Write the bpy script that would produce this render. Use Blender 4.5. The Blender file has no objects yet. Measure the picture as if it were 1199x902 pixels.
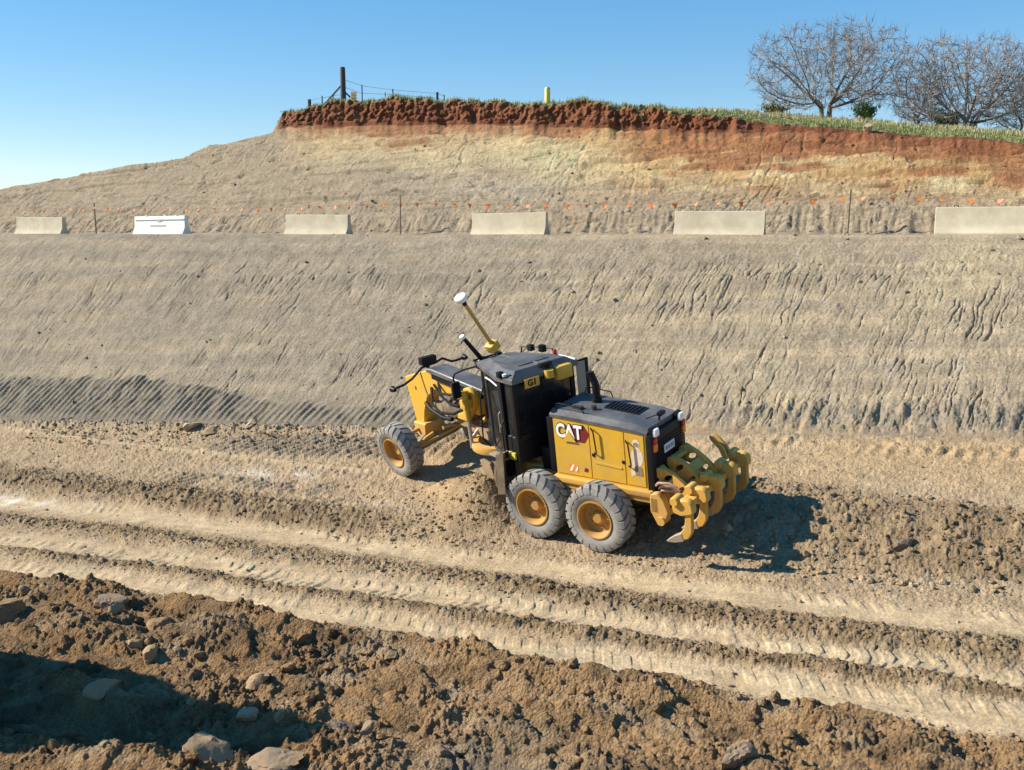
# ---- resolution of the ground sheets
NCOL, NR_FLOOR, NR_LOW, NR_UP = 1450, 820, 400, 260
import bpy, bmesh, math, random
import numpy as np
from mathutils import Vector, Matrix

random.seed(7)
rng = np.random.default_rng(7)
SC = bpy.context.scene
COL = SC.collection
PI = math.pi
R = math.radians

# ------------------------------------------------------------------ helpers
def tag(o, label=None, cat=None, group=None, kind=None):
    if label: o['label'] = label
    if cat: o['category'] = cat
    if group: o['group'] = group
    if kind: o['kind'] = kind
    return o

def empty(name, loc=(0, 0, 0), rot=(0, 0, 0)):
    o = bpy.data.objects.new(name, None)
    o.empty_display_size = 0.2
    o.location = loc
    o.rotation_euler = rot
    COL.objects.link(o)
    return o

def copy_tree(o, parent=None):
    c = o.copy()
    COL.objects.link(c)
    if parent is not None:
        c.parent = parent
    for ch in list(o.children):
        copy_tree(ch, c)
    return c

class MB:
    """collects shapes, builds ONE mesh object"""
    def __init__(self):
        self.v = []; self.f = []; self.m = []; self.cur = 0
        self.xf = None
    def mat(self, i):
        self.cur = i; return self
    def add(self, vs, fs):
        b = len(self.v)
        if self.xf is not None:
            vs = [tuple(self.xf @ Vector(p)) for p in vs]
        self.v += [tuple(p) for p in vs]
        for f in fs:
            self.f.append(tuple(i + b for i in f)); self.m.append(self.cur)
        return self
    def box(self, x0, x1, y0, y1, z0, z1, ch=0.0, rot=None, about=None):
        bm = bmesh.new()
        bmesh.ops.create_cube(bm, size=1.0)
        for q in bm.verts:
            q.co = Vector(((x0 + x1) / 2 + q.co.x * (x1 - x0), (y0 + y1) / 2 + q.co.y * (y1 - y0), (z0 + z1) / 2 + q.co.z * (z1 - z0)))
        if ch > 0:
            bmesh.ops.bevel(bm, geom=list(bm.edges), offset=ch, segments=2, affect='EDGES', profile=0.6)
        if rot is not None:
            c = Vector(about) if about else Vector(((x0 + x1) / 2, (y0 + y1) / 2, (z0 + z1) / 2))
            for q in bm.verts:
                q.co = rot @ (q.co - c) + c
        return self.bm(bm)
    def bm(self, bm):
        bm.verts.index_update()
        vs = [q.co.copy() for q in bm.verts]
        fs = [[q.index for q in f.verts] for f in bm.faces]
        bm.free()
        return self.add(vs, fs)
    def tube(self, pts, r, n=8, cap=True):
        pts = [Vector(p) for p in pts]
        rs = r if isinstance(r, (list, tuple)) else [r] * len(pts)
        vs = []; fs = []
        T0 = None
        for i, p in enumerate(pts):
            if i == 0: t = pts[1] - pts[0]
            elif i == len(pts) - 1: t = pts[-1] - pts[-2]
            else: t = (pts[i + 1] - p).normalized() + (p - pts[i - 1]).normalized()
            t.normalize()
            if T0 is None:
                a = Vector((0, 0, 1)) if abs(t.z) < 0.9 else Vector((1, 0, 0))
                e = t.cross(a).normalized()
            else:
                e = (e - t * e.dot(t)).normalized()
            T0 = t
            g = t.cross(e)
            for k in range(n):
                an = 2 * PI * k / n
                vs.append(p + (e * math.cos(an) + g * math.sin(an)) * rs[i])
        for i in range(len(pts) - 1):
            for k in range(n):
                a = i * n + k; b = i * n + (k + 1) % n
                fs.append((a, b, b + n, a + n))
        if cap:
            fs.append(tuple(range(n - 1, -1, -1)))
            fs.append(tuple(range((len(pts) - 1) * n, len(pts) * n)))
        return self.add(vs, fs)
    def cyl(self, p0, p1, r, n=16):
        return self.tube([p0, p1], r, n)
    def prism(self, poly, h0, h1, axis='y', holes=None, ch=0.0):
        """extrude a polygon of the two other axes along axis between h0 and h1"""
        def mk(a, b, h):
            return (a, h, b) if axis == 'y' else ((h, a, b) if axis == 'x' else (a, b, h))
        if holes or ch > 0:
            bm = bmesh.new()
            edges = []
            for lp in [poly] + list(holes or []):
                vv = [bm.verts.new(mk(a, b, h0)) for a, b in lp]
                for i in range(len(vv)):
                    edges.append(bm.edges.new((vv[i], vv[(i + 1) % len(vv)])))
            r = bmesh.ops.triangle_fill(bm, use_beauty=True, use_dissolve=False, edges=edges)
            fc = [g for g in r['geom'] if isinstance(g, bmesh.types.BMFace)]
            ex = bmesh.ops.extrude_face_region(bm, geom=fc)
            d = Vector(mk(0, 0, h1)) - Vector(mk(0, 0, h0))
            for g in ex['geom']:
                if isinstance(g, bmesh.types.BMVert): g.co += d
            bmesh.ops.recalc_face_normals(bm, faces=list(bm.faces))
            if ch > 0:
                es = [e for e in bm.edges if e.is_manifold and e.calc_face_angle(0) > 0.5]
                bmesh.ops.bevel(bm, geom=es, offset=ch, segments=1, affect='EDGES')
            return self.bm(bm)
        n = len(poly)
        vs = [mk(a, b, h0) for a, b in poly] + [mk(a, b, h1) for a, b in poly]
        fs = [tuple(range(n)), tuple(range(2 * n - 1, n - 1, -1))]
        fs += [(i, i + n, (i + 1) % n + n, (i + 1) % n) for i in range(n)]
        return self.add(vs, fs)
    def lathe(self, prof, c, ax='y', n=40):
        """prof: (radius, offset along axis) closed ring"""
        vs = []; fs = []; m = len(prof)
        for k in range(n):
            a = 2 * PI * k / n
            for r, o in prof:
                if ax == 'y': vs.append((c[0] + r * math.cos(a), c[1] + o, c[2] + r * math.sin(a)))
                elif ax == 'z': vs.append((c[0] + r * math.cos(a), c[1] + r * math.sin(a), c[2] + o))
                else: vs.append((c[0] + o, c[1] + r * math.cos(a), c[2] + r * math.sin(a)))
        for k in range(n):
            k2 = (k + 1) % n
            for i in range(m):
                j = (i + 1) % m
                fs.append((k * m + i, k * m + j, k2 * m + j, k2 * m + i))
        return self.add(vs, fs)
    def build(self, name, mats, parent=None, smooth=None, loc=None):
        me = bpy.data.meshes.new(name)
        me.from_pydata(self.v, [], self.f)
        if not isinstance(mats, (list, tuple)): mats = [mats]
        for m in mats: me.materials.append(m)
        if len(mats) > 1: me.polygons.foreach_set('material_index', self.m)
        bm = bmesh.new(); bm.from_mesh(me)
        bmesh.ops.recalc_face_normals(bm, faces=list(bm.faces))
        bm.to_mesh(me); bm.free()
        if smooth:
            me.polygons.foreach_set('use_smooth', [True] * len(me.polygons))
            me.set_sharp_from_angle(angle=R(smooth))
        me.update()
        o = bpy.data.objects.new(name, me)
        COL.objects.link(o)
        if parent is not None: o.parent = parent
        if loc is not None: o.location = loc
        return o

# ------------------------------------------------------------------ materials
def mat_base(name):
    m = bpy.data.materials.new(name); m.use_nodes = True
    nt = m.node_tree; b = nt.nodes['Principled BSDF']
    return m, nt, b

def N(nt, t, **kw):
    n = nt.nodes.new(t)
    for k, v in kw.items():
        if k in n.inputs: n.inputs[k].default_value = v
        else: setattr(n, k, v)
    return n

def simple(name, col, rough=0.6, metal=0.0, dust=0.0, dustcol=(0.36, 0.28, 0.18), var=0.12, scale=6.0, bump=0.0, spec=0.4, bscale=40.0, trans=0.0, world=False):
    m, nt, b = mat_base(name)
    L = nt.links.new
    tc = N(nt, 'ShaderNodeTexCoord')
    src = N(nt, 'ShaderNodeNewGeometry').outputs['Position'] if world else tc.outputs['Object']
    no = N(nt, 'ShaderNodeTexNoise', Scale=scale, Detail=6.0, Roughness=0.62)
    L(src, no.inputs['Vector'])
    hsv = N(nt, 'ShaderNodeMix', data_type='RGBA')
    hsv.inputs[6].default_value = (*[c * (1 - var) for c in col], 1)
    hsv.inputs[7].default_value = (*[min(1, c * (1 + var)) for c in col], 1)
    L(no.outputs['Fac'], hsv.inputs[0])
    out = hsv.outputs[2]
    if dust > 0:
        n2 = N(nt, 'ShaderNodeTexNoise', Scale=scale * 0.6, Detail=8.0, Roughness=0.7)
        L(src, n2.inputs['Vector'])
        mr = N(nt, 'ShaderNodeMapRange'); mr.inputs[1].default_value = 0.40; mr.inputs[2].default_value = 0.66
        mr.inputs[3].default_value = dust * 0.25; mr.inputs[4].default_value = min(1.0, dust * 1.3)
        L(n2.outputs['Fac'], mr.inputs[0])
        mx = N(nt, 'ShaderNodeMix', data_type='RGBA')
        mx.inputs[7].default_value = (*dustcol, 1)
        L(mr.outputs[0], mx.inputs[0]); L(out, mx.inputs[6])
        out = mx.outputs[2]
        rr = N(nt, 'ShaderNodeMapRange'); rr.inputs[3].default_value = rough; rr.inputs[4].default_value = 0.9
        L(mr.outputs[0], rr.inputs[0]); L(rr.outputs[0], b.inputs['Roughness'])
    else:
        b.inputs['Roughness'].default_value = rough
    L(out, b.inputs['Base Color'])
    b.inputs['Metallic'].default_value = metal
    b.inputs['Specular IOR Level'].default_value = spec
    if trans: b.inputs['Transmission Weight'].default_value = trans
    if bump > 0:
        n3 = N(nt, 'ShaderNodeTexNoise', Scale=bscale, Detail=5.0, Roughness=0.6)
        L(tc.outputs['Object'], n3.inputs['Vector'])
        bp = N(nt, 'ShaderNodeBump', Strength=bump, Distance=0.02)
        L(n3.outputs['Fac'], bp.inputs['Height']); L(bp.outputs[0], b.inputs['Normal'])
    return m

def island(name, cols, rough=0.9, spec=0.15, bump=0.0):
    """per-piece random colour between the given ones"""
    m, nt, b = mat_base(name); L = nt.links.new
    g = N(nt, 'ShaderNodeNewGeometry')
    cr = N(nt, 'ShaderNodeValToRGB')
    e = cr.color_ramp.elements
    while len(e) < len(cols): e.new(0.5)
    for i, c in enumerate(cols):
        e[i].position = i / (len(cols) - 1); e[i].color = (*c, 1)
    L(g.outputs['Random Per Island'], cr.inputs[0])
    out = cr.outputs[0]
    if bump > 0:
        tc = N(nt, 'ShaderNodeTexCoord')
        n3 = N(nt, 'ShaderNodeTexNoise', Scale=14.0, Detail=6.0, Roughness=0.65)
        L(tc.outputs['Object'], n3.inputs['Vector'])
        bp = N(nt, 'ShaderNodeBump', Strength=bump, Distance=0.03)
        L(n3.outputs['Fac'], bp.inputs['Height']); L(bp.outputs[0], b.inputs['Normal'])
        mx = N(nt, 'ShaderNodeMix', data_type='RGBA', blend_type='MULTIPLY'); mx.inputs[0].default_value = 0.55
        L(out, mx.inputs[6]); L(n3.outputs['Color'], mx.inputs[7])
        sc = N(nt, 'ShaderNodeMix', data_type='RGBA', blend_type='ADD'); sc.inputs[0].default_value = 0.35
        L(mx.outputs[2], sc.inputs[6]); L(out, sc.inputs[7])
        out = sc.outputs[2]
    L(out, b.inputs['Base Color'])
    b.inputs['Roughness'].default_value = rough
    b.inputs['Specular IOR Level'].default_value = spec
    return m

def soil_material():
    m, nt, b = mat_base('soil'); L = nt.links.new
    at = N(nt, 'ShaderNodeAttribute', attribute_name='soil')
    tc = N(nt, 'ShaderNodeTexCoord')
    n1 = N(nt, 'ShaderNodeTexNoise', Scale=2.3, Detail=10.0, Roughness=0.72)
    n2 = N(nt, 'ShaderNodeTexNoise', Scale=19.0, Detail=6.0, Roughness=0.7)
    for n in (n1, n2): L(tc.outputs['Object'], n.inputs['Vector'])
    vo = N(nt, 'ShaderNodeTexVoronoi', Scale=24.0); L(tc.outputs['Object'], vo.inputs['Vector'])
    m1 = N(nt, 'ShaderNodeMapRange'); m1.inputs[1].default_value = .3; m1.inputs[2].default_value = .7; m1.inputs[3].default_value = 0.70; m1.inputs[4].default_value = 1.25
    m2 = N(nt, 'ShaderNodeMapRange'); m2.inputs[1].default_value = .28; m2.inputs[2].default_value = .72; m2.inputs[3].default_value = 0.62; m2.inputs[4].default_value = 1.32
    L(n1.outputs['Fac'], m1.inputs[0]); L(n2.outputs['Fac'], m2.inputs[0])
    mu = N(nt, 'ShaderNodeMath', operation='MULTIPLY'); L(m1.outputs[0], mu.inputs[0]); L(m2.outputs[0], mu.inputs[1])
    vm = N(nt, 'ShaderNodeVectorMath', operation='SCALE'); L(at.outputs['Color'], vm.inputs[0]); L(mu.outputs[0], vm.inputs['Scale'])
    L(vm.outputs[0], b.inputs['Base Color'])
    b.inputs['Roughness'].default_value = 0.96
    b.inputs['Specular IOR Level'].default_value = 0.12
    n3 = N(nt, 'ShaderNodeTexNoise', Scale=9.0, Detail=9.0, Roughness=0.74)
    L(tc.outputs['Object'], n3.inputs['Vector'])
    ad = N(nt, 'ShaderNodeMath', operation='MULTIPLY_ADD'); ad.inputs[1].default_value = -.45
    L(vo.outputs['Distance'], ad.inputs[0]); L(n3.outputs['Fac'], ad.inputs[2])
    bp = N(nt, 'ShaderNodeBump', Strength=0.85, Distance=0.085)
    L(at.outputs['Alpha'], bp.inputs['Strength'])
    L(ad.outputs[0], bp.inputs['Height']); L(bp.outputs[0], b.inputs['Normal'])
    return m

# ------------------------------------------------------------------ numpy noise
def _h(ix, iy, seed):
    h = (ix.astype(np.uint32) * np.uint32(374761393) + iy.astype(np.uint32) * np.uint32(668265263) + np.uint32(seed * 974711 + 12345))
    h = (h ^ (h >> np.uint32(13))) * np.uint32(1274126177)
    h = h ^ (h >> np.uint32(16))
    h = h * np.uint32(2246822519)
    return h ^ (h >> np.uint32(15))
def hf(ix, iy, seed):
    return (_h(ix, iy, seed) & np.uint32(0xFFFFFF)).astype(np.float32) / np.float32(16777216.0)
def perlin(x, y, seed=0):
    x = np.asarray(x, np.float32); y = np.asarray(y, np.float32)
    xi = np.floor(x); yi = np.floor(y)
    fx = x - xi; fy = y - yi
    ix = xi.astype(np.int32); iy = yi.astype(np.int32)
    ux = fx * fx * fx * (fx * (fx * 6 - 15) + 10); uy = fy * fy * fy * (fy * (fy * 6 - 15) + 10)
    def g(a, b, dx, dy):
        an = hf(a, b, seed) * np.float32(6.2831853)
        return np.cos(an) * dx + np.sin(an) * dy
    n00 = g(ix, iy, fx, fy); n10 = g(ix + 1, iy, fx - 1, fy)
    n01 = g(ix, iy + 1, fx, fy - 1); n11 = g(ix + 1, iy + 1, fx - 1, fy - 1)
    a = n00 + ux * (n10 - n00); b = n01 + ux * (n11 - n01)
    return (a + uy * (b - a)) * np.float32(1.5)
def fbm(x, y, o=4, seed=0, gain=0.5, lac=2.03):
    s = 0; a = 1.0; f = 1.0; t = 0
    for k in range(o):
        s = s + a * perlin(x * f + 17.3 * k, y * f - 9.1 * k, seed + k); t += a; a *= gain; f *= lac
    return s / t
def clods(x, y, cell, seed, dens=0.7):
    """half-buried angular lumps: 0..1 height in units of the cell"""
    X = np.asarray(x, np.float32) / cell; Y = np.asarray(y, np.float32) / cell
    ix = np.floor(X).astype(np.int32); iy = np.floor(Y).astype(np.int32)
    out = np.zeros_like(X)
    for dx in (-1, 0, 1):
        for dy in (-1, 0, 1):
            a = ix + dx; b = iy + dy
            px = X - (a + hf(a, b, seed)); py = Y - (b + hf(a, b, seed + 1))
            r = 0.18 + 0.5 * hf(a, b, seed + 2) ** 2
            on = hf(a, b, seed + 3) < dens
            th = hf(a, b, seed + 4) * 6.28318
            c = np.cos(th); s = np.sin(th)
            qx = px * c + py * s; qy = -px * s + py * c
            d = np.maximum(np.maximum(np.abs(qx), np.abs(0.45 * qx + 0.9 * qy)), np.abs(0.55 * qx - 0.8 * qy)) / r
            tilt = 1.0 + 0.5 * (qx / r) * (hf(a, b, seed + 5) - 0.2)
            h = r * np.clip(1.0 - d * d, 0, 1) ** 0.6 * tilt * on
            out = np.maximum(out, h)
    return out
def sst(a, b, x):
    t = np.clip((x - a) / (b - a), 0, 1); return t * t * (3 - 2 * t)

# ------------------------------------------------------------------ the corridor frame
# camera above the origin at eye height 6.5; u runs along the haul road (to the right and nearer), v across it (away)
TH = R(23.6); CT, ST = math.cos(TH), math.sin(TH)
EYE = 6.5
def uv_xy(u, v): return u * CT + v * ST, -u * ST + v * CT
def xy_uv(x, y): return x * CT - y * ST, x * ST + y * CT
VTOE, VBENCH, VUP = 22.9, 29.5, 31.3
ZB = 6.42
TOP = np.array([(-44, 31.9, 6.9, 0, 6.2), (-34.72, 32.33, 7.28, 0.0, 6.58), (-28.87, 34.04, 8.72, 0.0, 8.02), (-26.36, 34.5, 9.11, 0.0, 8.41), (-23.29, 35.05, 9.57, 0.0, 8.87), (-19.61, 35.6, 10.03, 0.0, 9.33), (-17.69, 36.33, 10.65, 0.0, 9.95), (-15.75, 36.78, 11.03, 0.0, 10.33), (-14.38, 37.04, 11.24, 0.0, 10.54), (-13.68, 37.28, 11.44, 0.87, 12.6), (-12.29, 37.25, 11.42, 1.05, 12.8), (-10.29, 37.19, 11.36, 1.19, 12.9), (-5.17, 37.01, 11.21, 1.17, 12.8), (0.03, 36.7, 10.95, 1.05, 12.5), (5.23, 36.28, 10.6, 1.03, 12.2), (7.8, 36.08, 10.44, 0.94, 12.0), (10.35, 35.89, 10.28, 0.82, 11.95), (13.84, 35.81, 10.21, 0.49, 11.82), (15.3, 35.8, 10.2, 0.3, 11.69), (20.04, 35.46, 9.92, 0.19, 11.19), (24.52, 35.12, 9.63, 0.13, 10.73), (28.69, 34.67, 9.25, 0.14, 10.32), (36.23, 33.86, 8.57, 0.13, 9.45), (44, 33.0, 7.9, 0.1, 8.8)])
def top_at(phi): return [np.interp(phi, TOP[:, 0], TOP[:, k]) for k in (1, 2, 3, 4)]
def gcross(v): return np.interp(v, [0, 10.5, 16.57, 21.6, VTOE], [-0.36, -0.40, 0.0, 0.78, 1.10])
def floor0(u, v): return .24 + .07 * (np.clip(u, -45, 12) + 5.3) + gcross(v)

LINES = {  # crest lines on the pit floor, (u, v)
 'ridge1': [(-27, 18.5), (-24.98, 18.3), (-21.02, 17.96), (-17.52, 17.61), (-13.82, 17.14), (-10.43, 16.73), (-7.36, 16.43), (-4, 16.1), (3, 15.6)],
 'roadA': [(-27, 17.0), (-23.02, 16.79), (-17.99, 16.6), (-13.59, 16.23), (-6.83, 15.64), (-1.85, 15.06), (1.91, 14.98), (6, 14.7)],
 'wind2': [(-27, 16.0), (-21.61, 15.72), (-16.85, 15.51), (-12.77, 15.21), (-9.36, 14.99), (-6.41, 14.7), (-3.89, 14.42), (-1.73, 14.24), (1.83, 14.04), (6, 13.8)],
 'trackB': [(-27, 14.8), (-19.85, 14.5), (-15.79, 14.5), (-11.99, 14.26), (-8.79, 14.06), (-6.07, 13.91), (-3.69, 13.71), (-1.62, 13.47), (1.77, 13.38), (6, 13.2)],
 'wind3': [(-27, 14.2), (-16.49, 13.93), (-13.97, 13.91), (-11.56, 13.72), (-9.41, 13.55), (-5.78, 13.26), (-3.54, 13.16), (-1.55, 13.0), (1.73, 12.88), (6, 12.7)],
 'trackC': [(-27, 13.5), (-18.16, 13.09), (-14.46, 13.21), (-10.92, 12.93), (-7.97, 12.71), (-5.43, 12.45), (-3.33, 12.43), (-1.45, 12.27), (1.67, 12.21), (6, 12.0)],
 'fg': [(-27, 12.9), (-17.59, 12.66), (-15.14, 12.74), (-12.72, 12.62), (-10.58, 12.51), (-8.61, 12.36), (-6.9, 12.31), (-5.0, 12.12), (-3.21, 12.01), (-1.4, 11.98), (-0.31, 12.05), (1.64, 11.87), (6, 11.6)]}
def line(name, u):
    a = np.array(LINES[name]); return np.interp(u, a[:, 0], a[:, 1])

def bump2(u, v, u0, v0, ru, rv, p=2.0):
    d = ((u - u0) / ru) ** 2 + ((v - v0) / rv) ** 2
    return np.exp(-d * p / 2)

CC = {k: np.array(c, np.float32) for k, c in dict(
    tan=(.345, .258, .160), brown=(.135, .088, .044), grey=(.245, .203, .145), road=(.43, .333, .202), red=(.155, .052, .026),
    ochre=(.40, .245, .10), cream=(.475, .38, .21), green=(.40, .39, .22), ash=(.33, .285, .22), rust=(.25, .108, .050), chalk=(.58, .53, .44), dark=(.082, .053, .028), gold=(.325, .222, .118), turf=(.17, .17, .07), print_=(.172, .148, .112), umber=(.25, .143, .062)).items()}
def mixc(c, name, w):
    w = np.clip(w, 0, 1)[..., None].astype(np.float32)
    return c * (1 - w) + CC[name] * w

def field(phi, u, v, zone, q):
    """height above base and colour for arrays; zone 0 floor, 1 lower slope, 2 upper part; q = fraction up the zone"""
    z = np.zeros_like(u); c = np.zeros(u.shape + (3,), np.float32) + CC['tan']
    w1 = fbm(u * .35, v * .35, 3, 50)                      # broad patches
    w2 = fbm(u * 1.3, v * 1.3, 4, 60)
    if zone == 0:
        r1, rA, w2l, tB, w3, tC, fg = [line(k, u) + .10 * perlin(u * .9, v * .9, 70) + .05 * perlin(u * 3, v * 3, 71) for k in ('ridge1', 'roadA', 'wind2', 'trackB', 'wind3', 'trackC', 'fg')]
        z += .05 * w1 + .025 * w2
        rough = np.full_like(u, .22)
        c = mixc(c, 'gold', .35 + .5 * w1)
        c = mixc(c, 'grey', sst(-.2, .5, w2) * .4)
        def ridge(vc, h, wn, wf):
            d = v - vc; return h * np.exp(-np.where(d < 0, (d / wn) ** 2, (d / wf) ** 2))
        amp = 1 + .45 * perlin(u * .8, v * .3, 80)
        h1 = ridge(r1, 0.16 * sst(-9.5, -13, u) + .04 * sst(-5, -9, u), .40, .6) * amp
        h2 = ridge(w2l, .065 + .065 * sst(-9, 0, u), .30 + .12 * sst(-9, 0, u), .28) * amp
        h3 = ridge(w3, (.055 + .035 * sst(-10, -2, u)) * sst(-22, -16, u), .17, .15) * amp
        z += h1 + h2 + h3
        wind = np.clip(h1 / .105, 0, 1) + np.clip(h2 / .072, 0, 1) + np.clip(h3 / .042, 0, 1)
        wind = np.clip(wind, 0, 1)
        # compacted tracks
        bandA = np.exp(-((v - rA + .02) / .42) ** 4); bandB = np.exp(-((v - tB) / .40) ** 4); bandC = np.exp(-((v - tC) / (.42 + .08 * sst(-6, 2, u))) ** 4)
        road = np.clip(bandA + bandB + bandC, 0, 1) * (1 - wind * .85)
        streak = fbm(u * .5, v * 7, 3, 78)
        z -= .03 * (bandA + bandB + bandC)
        # tyre lugs pressed into track B and the upper edge of C
        ph = (u * 3.1 + 1.3 * np.abs(v - tB) + .12 * perlin(u * 2, v * 2, 81))
        lug = sst(.40, .54, .5 + .5 * np.sin(ph * 6.283))
        mB = np.exp(-((v - tB - .05) / .17) ** 4) * sst(-.7, -.1, fbm(u * .7, v * .7, 2, 82))
        lugf = sst(.3, .7, .5 + .5 * np.sin((u * 4.6 - 2.2 * (v - tB)) * 6.283))
        m2B = np.exp(-((v - tB + .22) / .10) ** 4) * sst(-.2, .2, fbm(u * .5, v * .5, 2, 79))
        z += .022 * lug * mB * (.3 + sst(-.3, .3, w2)) + .03 * lugf * m2B + .022 * sst(.4, .7, .5 + .5 * np.sin((u * 3.7 + 1.5 * v) * 6.283)) * np.exp(-((v - rA - .2) / .14) ** 4) * sst(-.1, .3, fbm(u * .4, v, 2, 77))
        mC = np.exp(-((v - tC - .20) / .15) ** 4) * sst(-.3, .1, fbm(u * .6, v * 1.5, 2, 83))
        z += .017 * sst(.4, .6, .5 + .5 * np.sin((u * 3.3 + 1.2 * v) * 6.283)) * mC
        c = mixc(c, 'brown', wind * (.72 + .45 * w2))
        c = mixc(c, 'road', road * (.62 + .5 * w2 + .6 * streak)); z += .018 * streak * road
        chalk = bump2(u, v, -23.5, 16.9, 2.6, .28) * sst(-.3, .3, w2) + .8 * bump2(u, v, -11.2, 17.5, .9, .35) * sst(-.2, .3, w2) + .5 * bump2(u, v, -15.5, 19.5, 1.5, .4) * sst(-.2, .3, w2)
        c = mixc(c, 'chalk', chalk)
        rough += .40 * wind - .17 * road + .22 * sst(-9.5, -12, u) * sst(16.9, 17.3, v) * (1 - road)
        # left middle ground: dozer tracks, thin wheel line, pads
        ll = 20.2 + (-15.3 - u) * .135
        thin = np.exp(-((v - ll) / .10) ** 2) * sst(-10.5, -13, u)
        z += .07 * thin; c = mixc(c, 'road', thin * .7)
        lug2 = .5 + .5 * np.sin((u * 3.6) * 6.283)
        z += .035 * lug2 * np.exp(-((v - ll + .28) / .15) ** 2) * sst(-11, -14, u) * sst(-.3, .2, w2)
        stripe = .5 + .5 * np.sin((u - .55 * v + .05 * perlin(u * 1.5, v * 1.5, 84)) * 6.283 / .36)
        stripe = stripe ** 1.2
        m1 = sst(20.5, 20.9, v) * sst(22.3, 21.9, v) * sst(-20.5, -18.5, u) * sst(-10.2, -11.4, u)
        m2 = sst(18.2, 18.5, v) * sst(19.4, 19.0, v) * sst(-20, -18.5, u) * sst(-12.5, -14, u) * sst(-.2, .2, fbm(u * .8, v * .8, 2, 85))
        z += .10 * stripe * m1 + .08 * stripe * m2 + .04 * m1
        c = mixc(c, 'print_', .35 * m1 + .3 * m2)
        # berm of loose soil along the toe
        berm = np.exp(-((v - 22.55) / .38) ** 2) * sst(-9.5, -12, u) * (1 - m1)
        z += .16 * berm * (1 + w2); rough += .45 * berm
        # bank behind the machine: spoil step on the right
        bk = sst(-6.2, -3.2, u)
        cr = 19.3 - .20 * (u + 1.5)
        bank = bk * sst(16.35 - .08 * u, 18.3 - .12 * u, v) * (1 - .55 * sst(cr, 22.3, v))
        z += .40 * bank
        face = bk * sst(16.2, 16.9, v) * sst(cr + .2, cr - .35, v)
        rough += .36 * face * (.5 + sst(-.2, .3, w2))
        c = mixc(c, 'brown', face * (.5 + .45 * sst(-3, 2, u)) * (.75 + .6 * w2))
        flat = bk * sst(cr - .2, cr + .4, v)
        c = mixc(c, 'ochre', flat * .40 * sst(-.5, .3, w1 + w2)); c = mixc(c, 'road', flat * .25)
        # spoil pushed up by the blade
        pile = bump2(u, v, -8.55, 17.75, .85, .70, 2.2) + .55 * bump2(u, v, -9.6, 18.2, .9, .55, 2.2) + .25 * bump2(u, v, -10.6, 17.6, 1.2, .6)
        z += .85 * pile
        pl = np.clip(pile * 1.6, 0, 1)
        rough = rough * (1 - .5 * pl) + .20 * pl
        c = mixc(c, 'gold', pl * .8); c = mixc(c, 'brown', pl * .4 * sst(-.4, .3, w2))
        z += .42 * bump2(u, v, -10.7, 21.6, 1.3, .9)
        # rough foreground spoil
        f = sst(-.05, .35, fg - v)
        edge = np.exp(-((fg - .35 - v) / .32) ** 2)
        lump = fbm(u * .95, v * 1.25, 4, 97)
        z += f * (.04 + .22 * fbm(u * .45, v * .7, 3, 90) + .13 * np.abs(lump) + .06 * sst(.0, .12, lump) + .12 * np.abs(fbm(u * 1.0, v * 2.6, 3, 91))) + .15 * edge * (1 + perlin(u * .9, v, 92)) * sst(1, -8, u)
        drag = np.abs(fbm(u * .8 + v * .2, v * 4.2, 3, 93))
        mdrag = f * sst(-8, -3.5, u) * sst(9.2, 10.2, v)
        z += .17 * drag * mdrag
        rough += f * (.62 - .20 * mdrag) * (.25 + 1.2 * sst(-.25, .25, fbm(u * .7, v * 1.1, 3, 98))) - .15 * f
        c = mixc(c, 'umber', f * (.85 + .5 * w2)); c = mixc(c, 'dark', f * sst(-.05, .40, fbm(u * .8, v * 1.3, 4, 94)) * .75); c = mixc(c, 'tan', f * sst(.1, .4, fbm(u * .6 + 9, v * 1.6, 4, 95)) * .6)
        c = mixc(c, 'grey', f * .7 * bump2(u, v, -4.2, 9.2, 1.2, .7)); c = mixc(c, 'gold', f * mdrag * .55 * sst(-.3, .4, w2))
        c = mixc(c, 'brown', f * sst(-7.5, -11, u) * .25)
        # heaps and gully lower left, unseen tall spoil heaps off left, added to cast shade
        z += .40 * f * bump2(u, v, -11.3, 9.1, .9, .45) - .40 * f * bump2(u, v, -9.8, 8.75, 2.6, .5) + .35 * f * bump2(u, v, -8.6, 7.8, 1.0, .4) + .35 * f * bump2(u, v, -13.0, 10.9, 1.0, .5) + .28 * f * bump2(u, v, -10.5, 11.3, 1.0, .35)
        z += 4.5 * bump2(u, v, -16.6, 8.0, 1.6, 1.2) + 5.4 * bump2(u, v, -15.6, 6.8, 1.5, .75)
        rr = np.hypot(u, v)
        bankr = np.clip(9.0 - rr, 0, 8)
        z += .62 * bankr * sst(0, 1.5, bankr)
        # clods at several sizes
        s1 = clods(u, v, .55, 101, .55); s2 = clods(u, v, .24, 111, .75); s3 = clods(u, v, .11, 121, .8)
        s4 = clods(u, v, .055, 126, .8)
        zz = rough * (.24 * s1 * .55 * np.clip(f + .5 * face + .25 * wind, 0, 1) + .55 * s2 * .24 + .95 * s3 * .11 + 1.0 * s4 * .055)
        z += zz + rough * (.03 * fbm(u * 3.5, v * 3.5, 4, 130) + .035 * fbm(u * 11, v * 11, 3, 131))
        c = mixc(c, 'tan', np.clip(zz * 6, 0, .35) * (1 - .6 * f))
        # wear down into the machine's own footprint
        z += .018 * fbm(u * 14, v * 14, 3, 132) * (1 - .75 * road)
        tz = sst(VTOE - .75, VTOE - .05, v + .35 * w2); c = mixc(c, 'grey', tz * .8); c = mixc(c, 'print_', tz * .4 * sst(-.2, .3, w1 + w2))
        rt = sst(-5.5, -3.5, u) * sst(21.2, 21.7, v)
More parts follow.
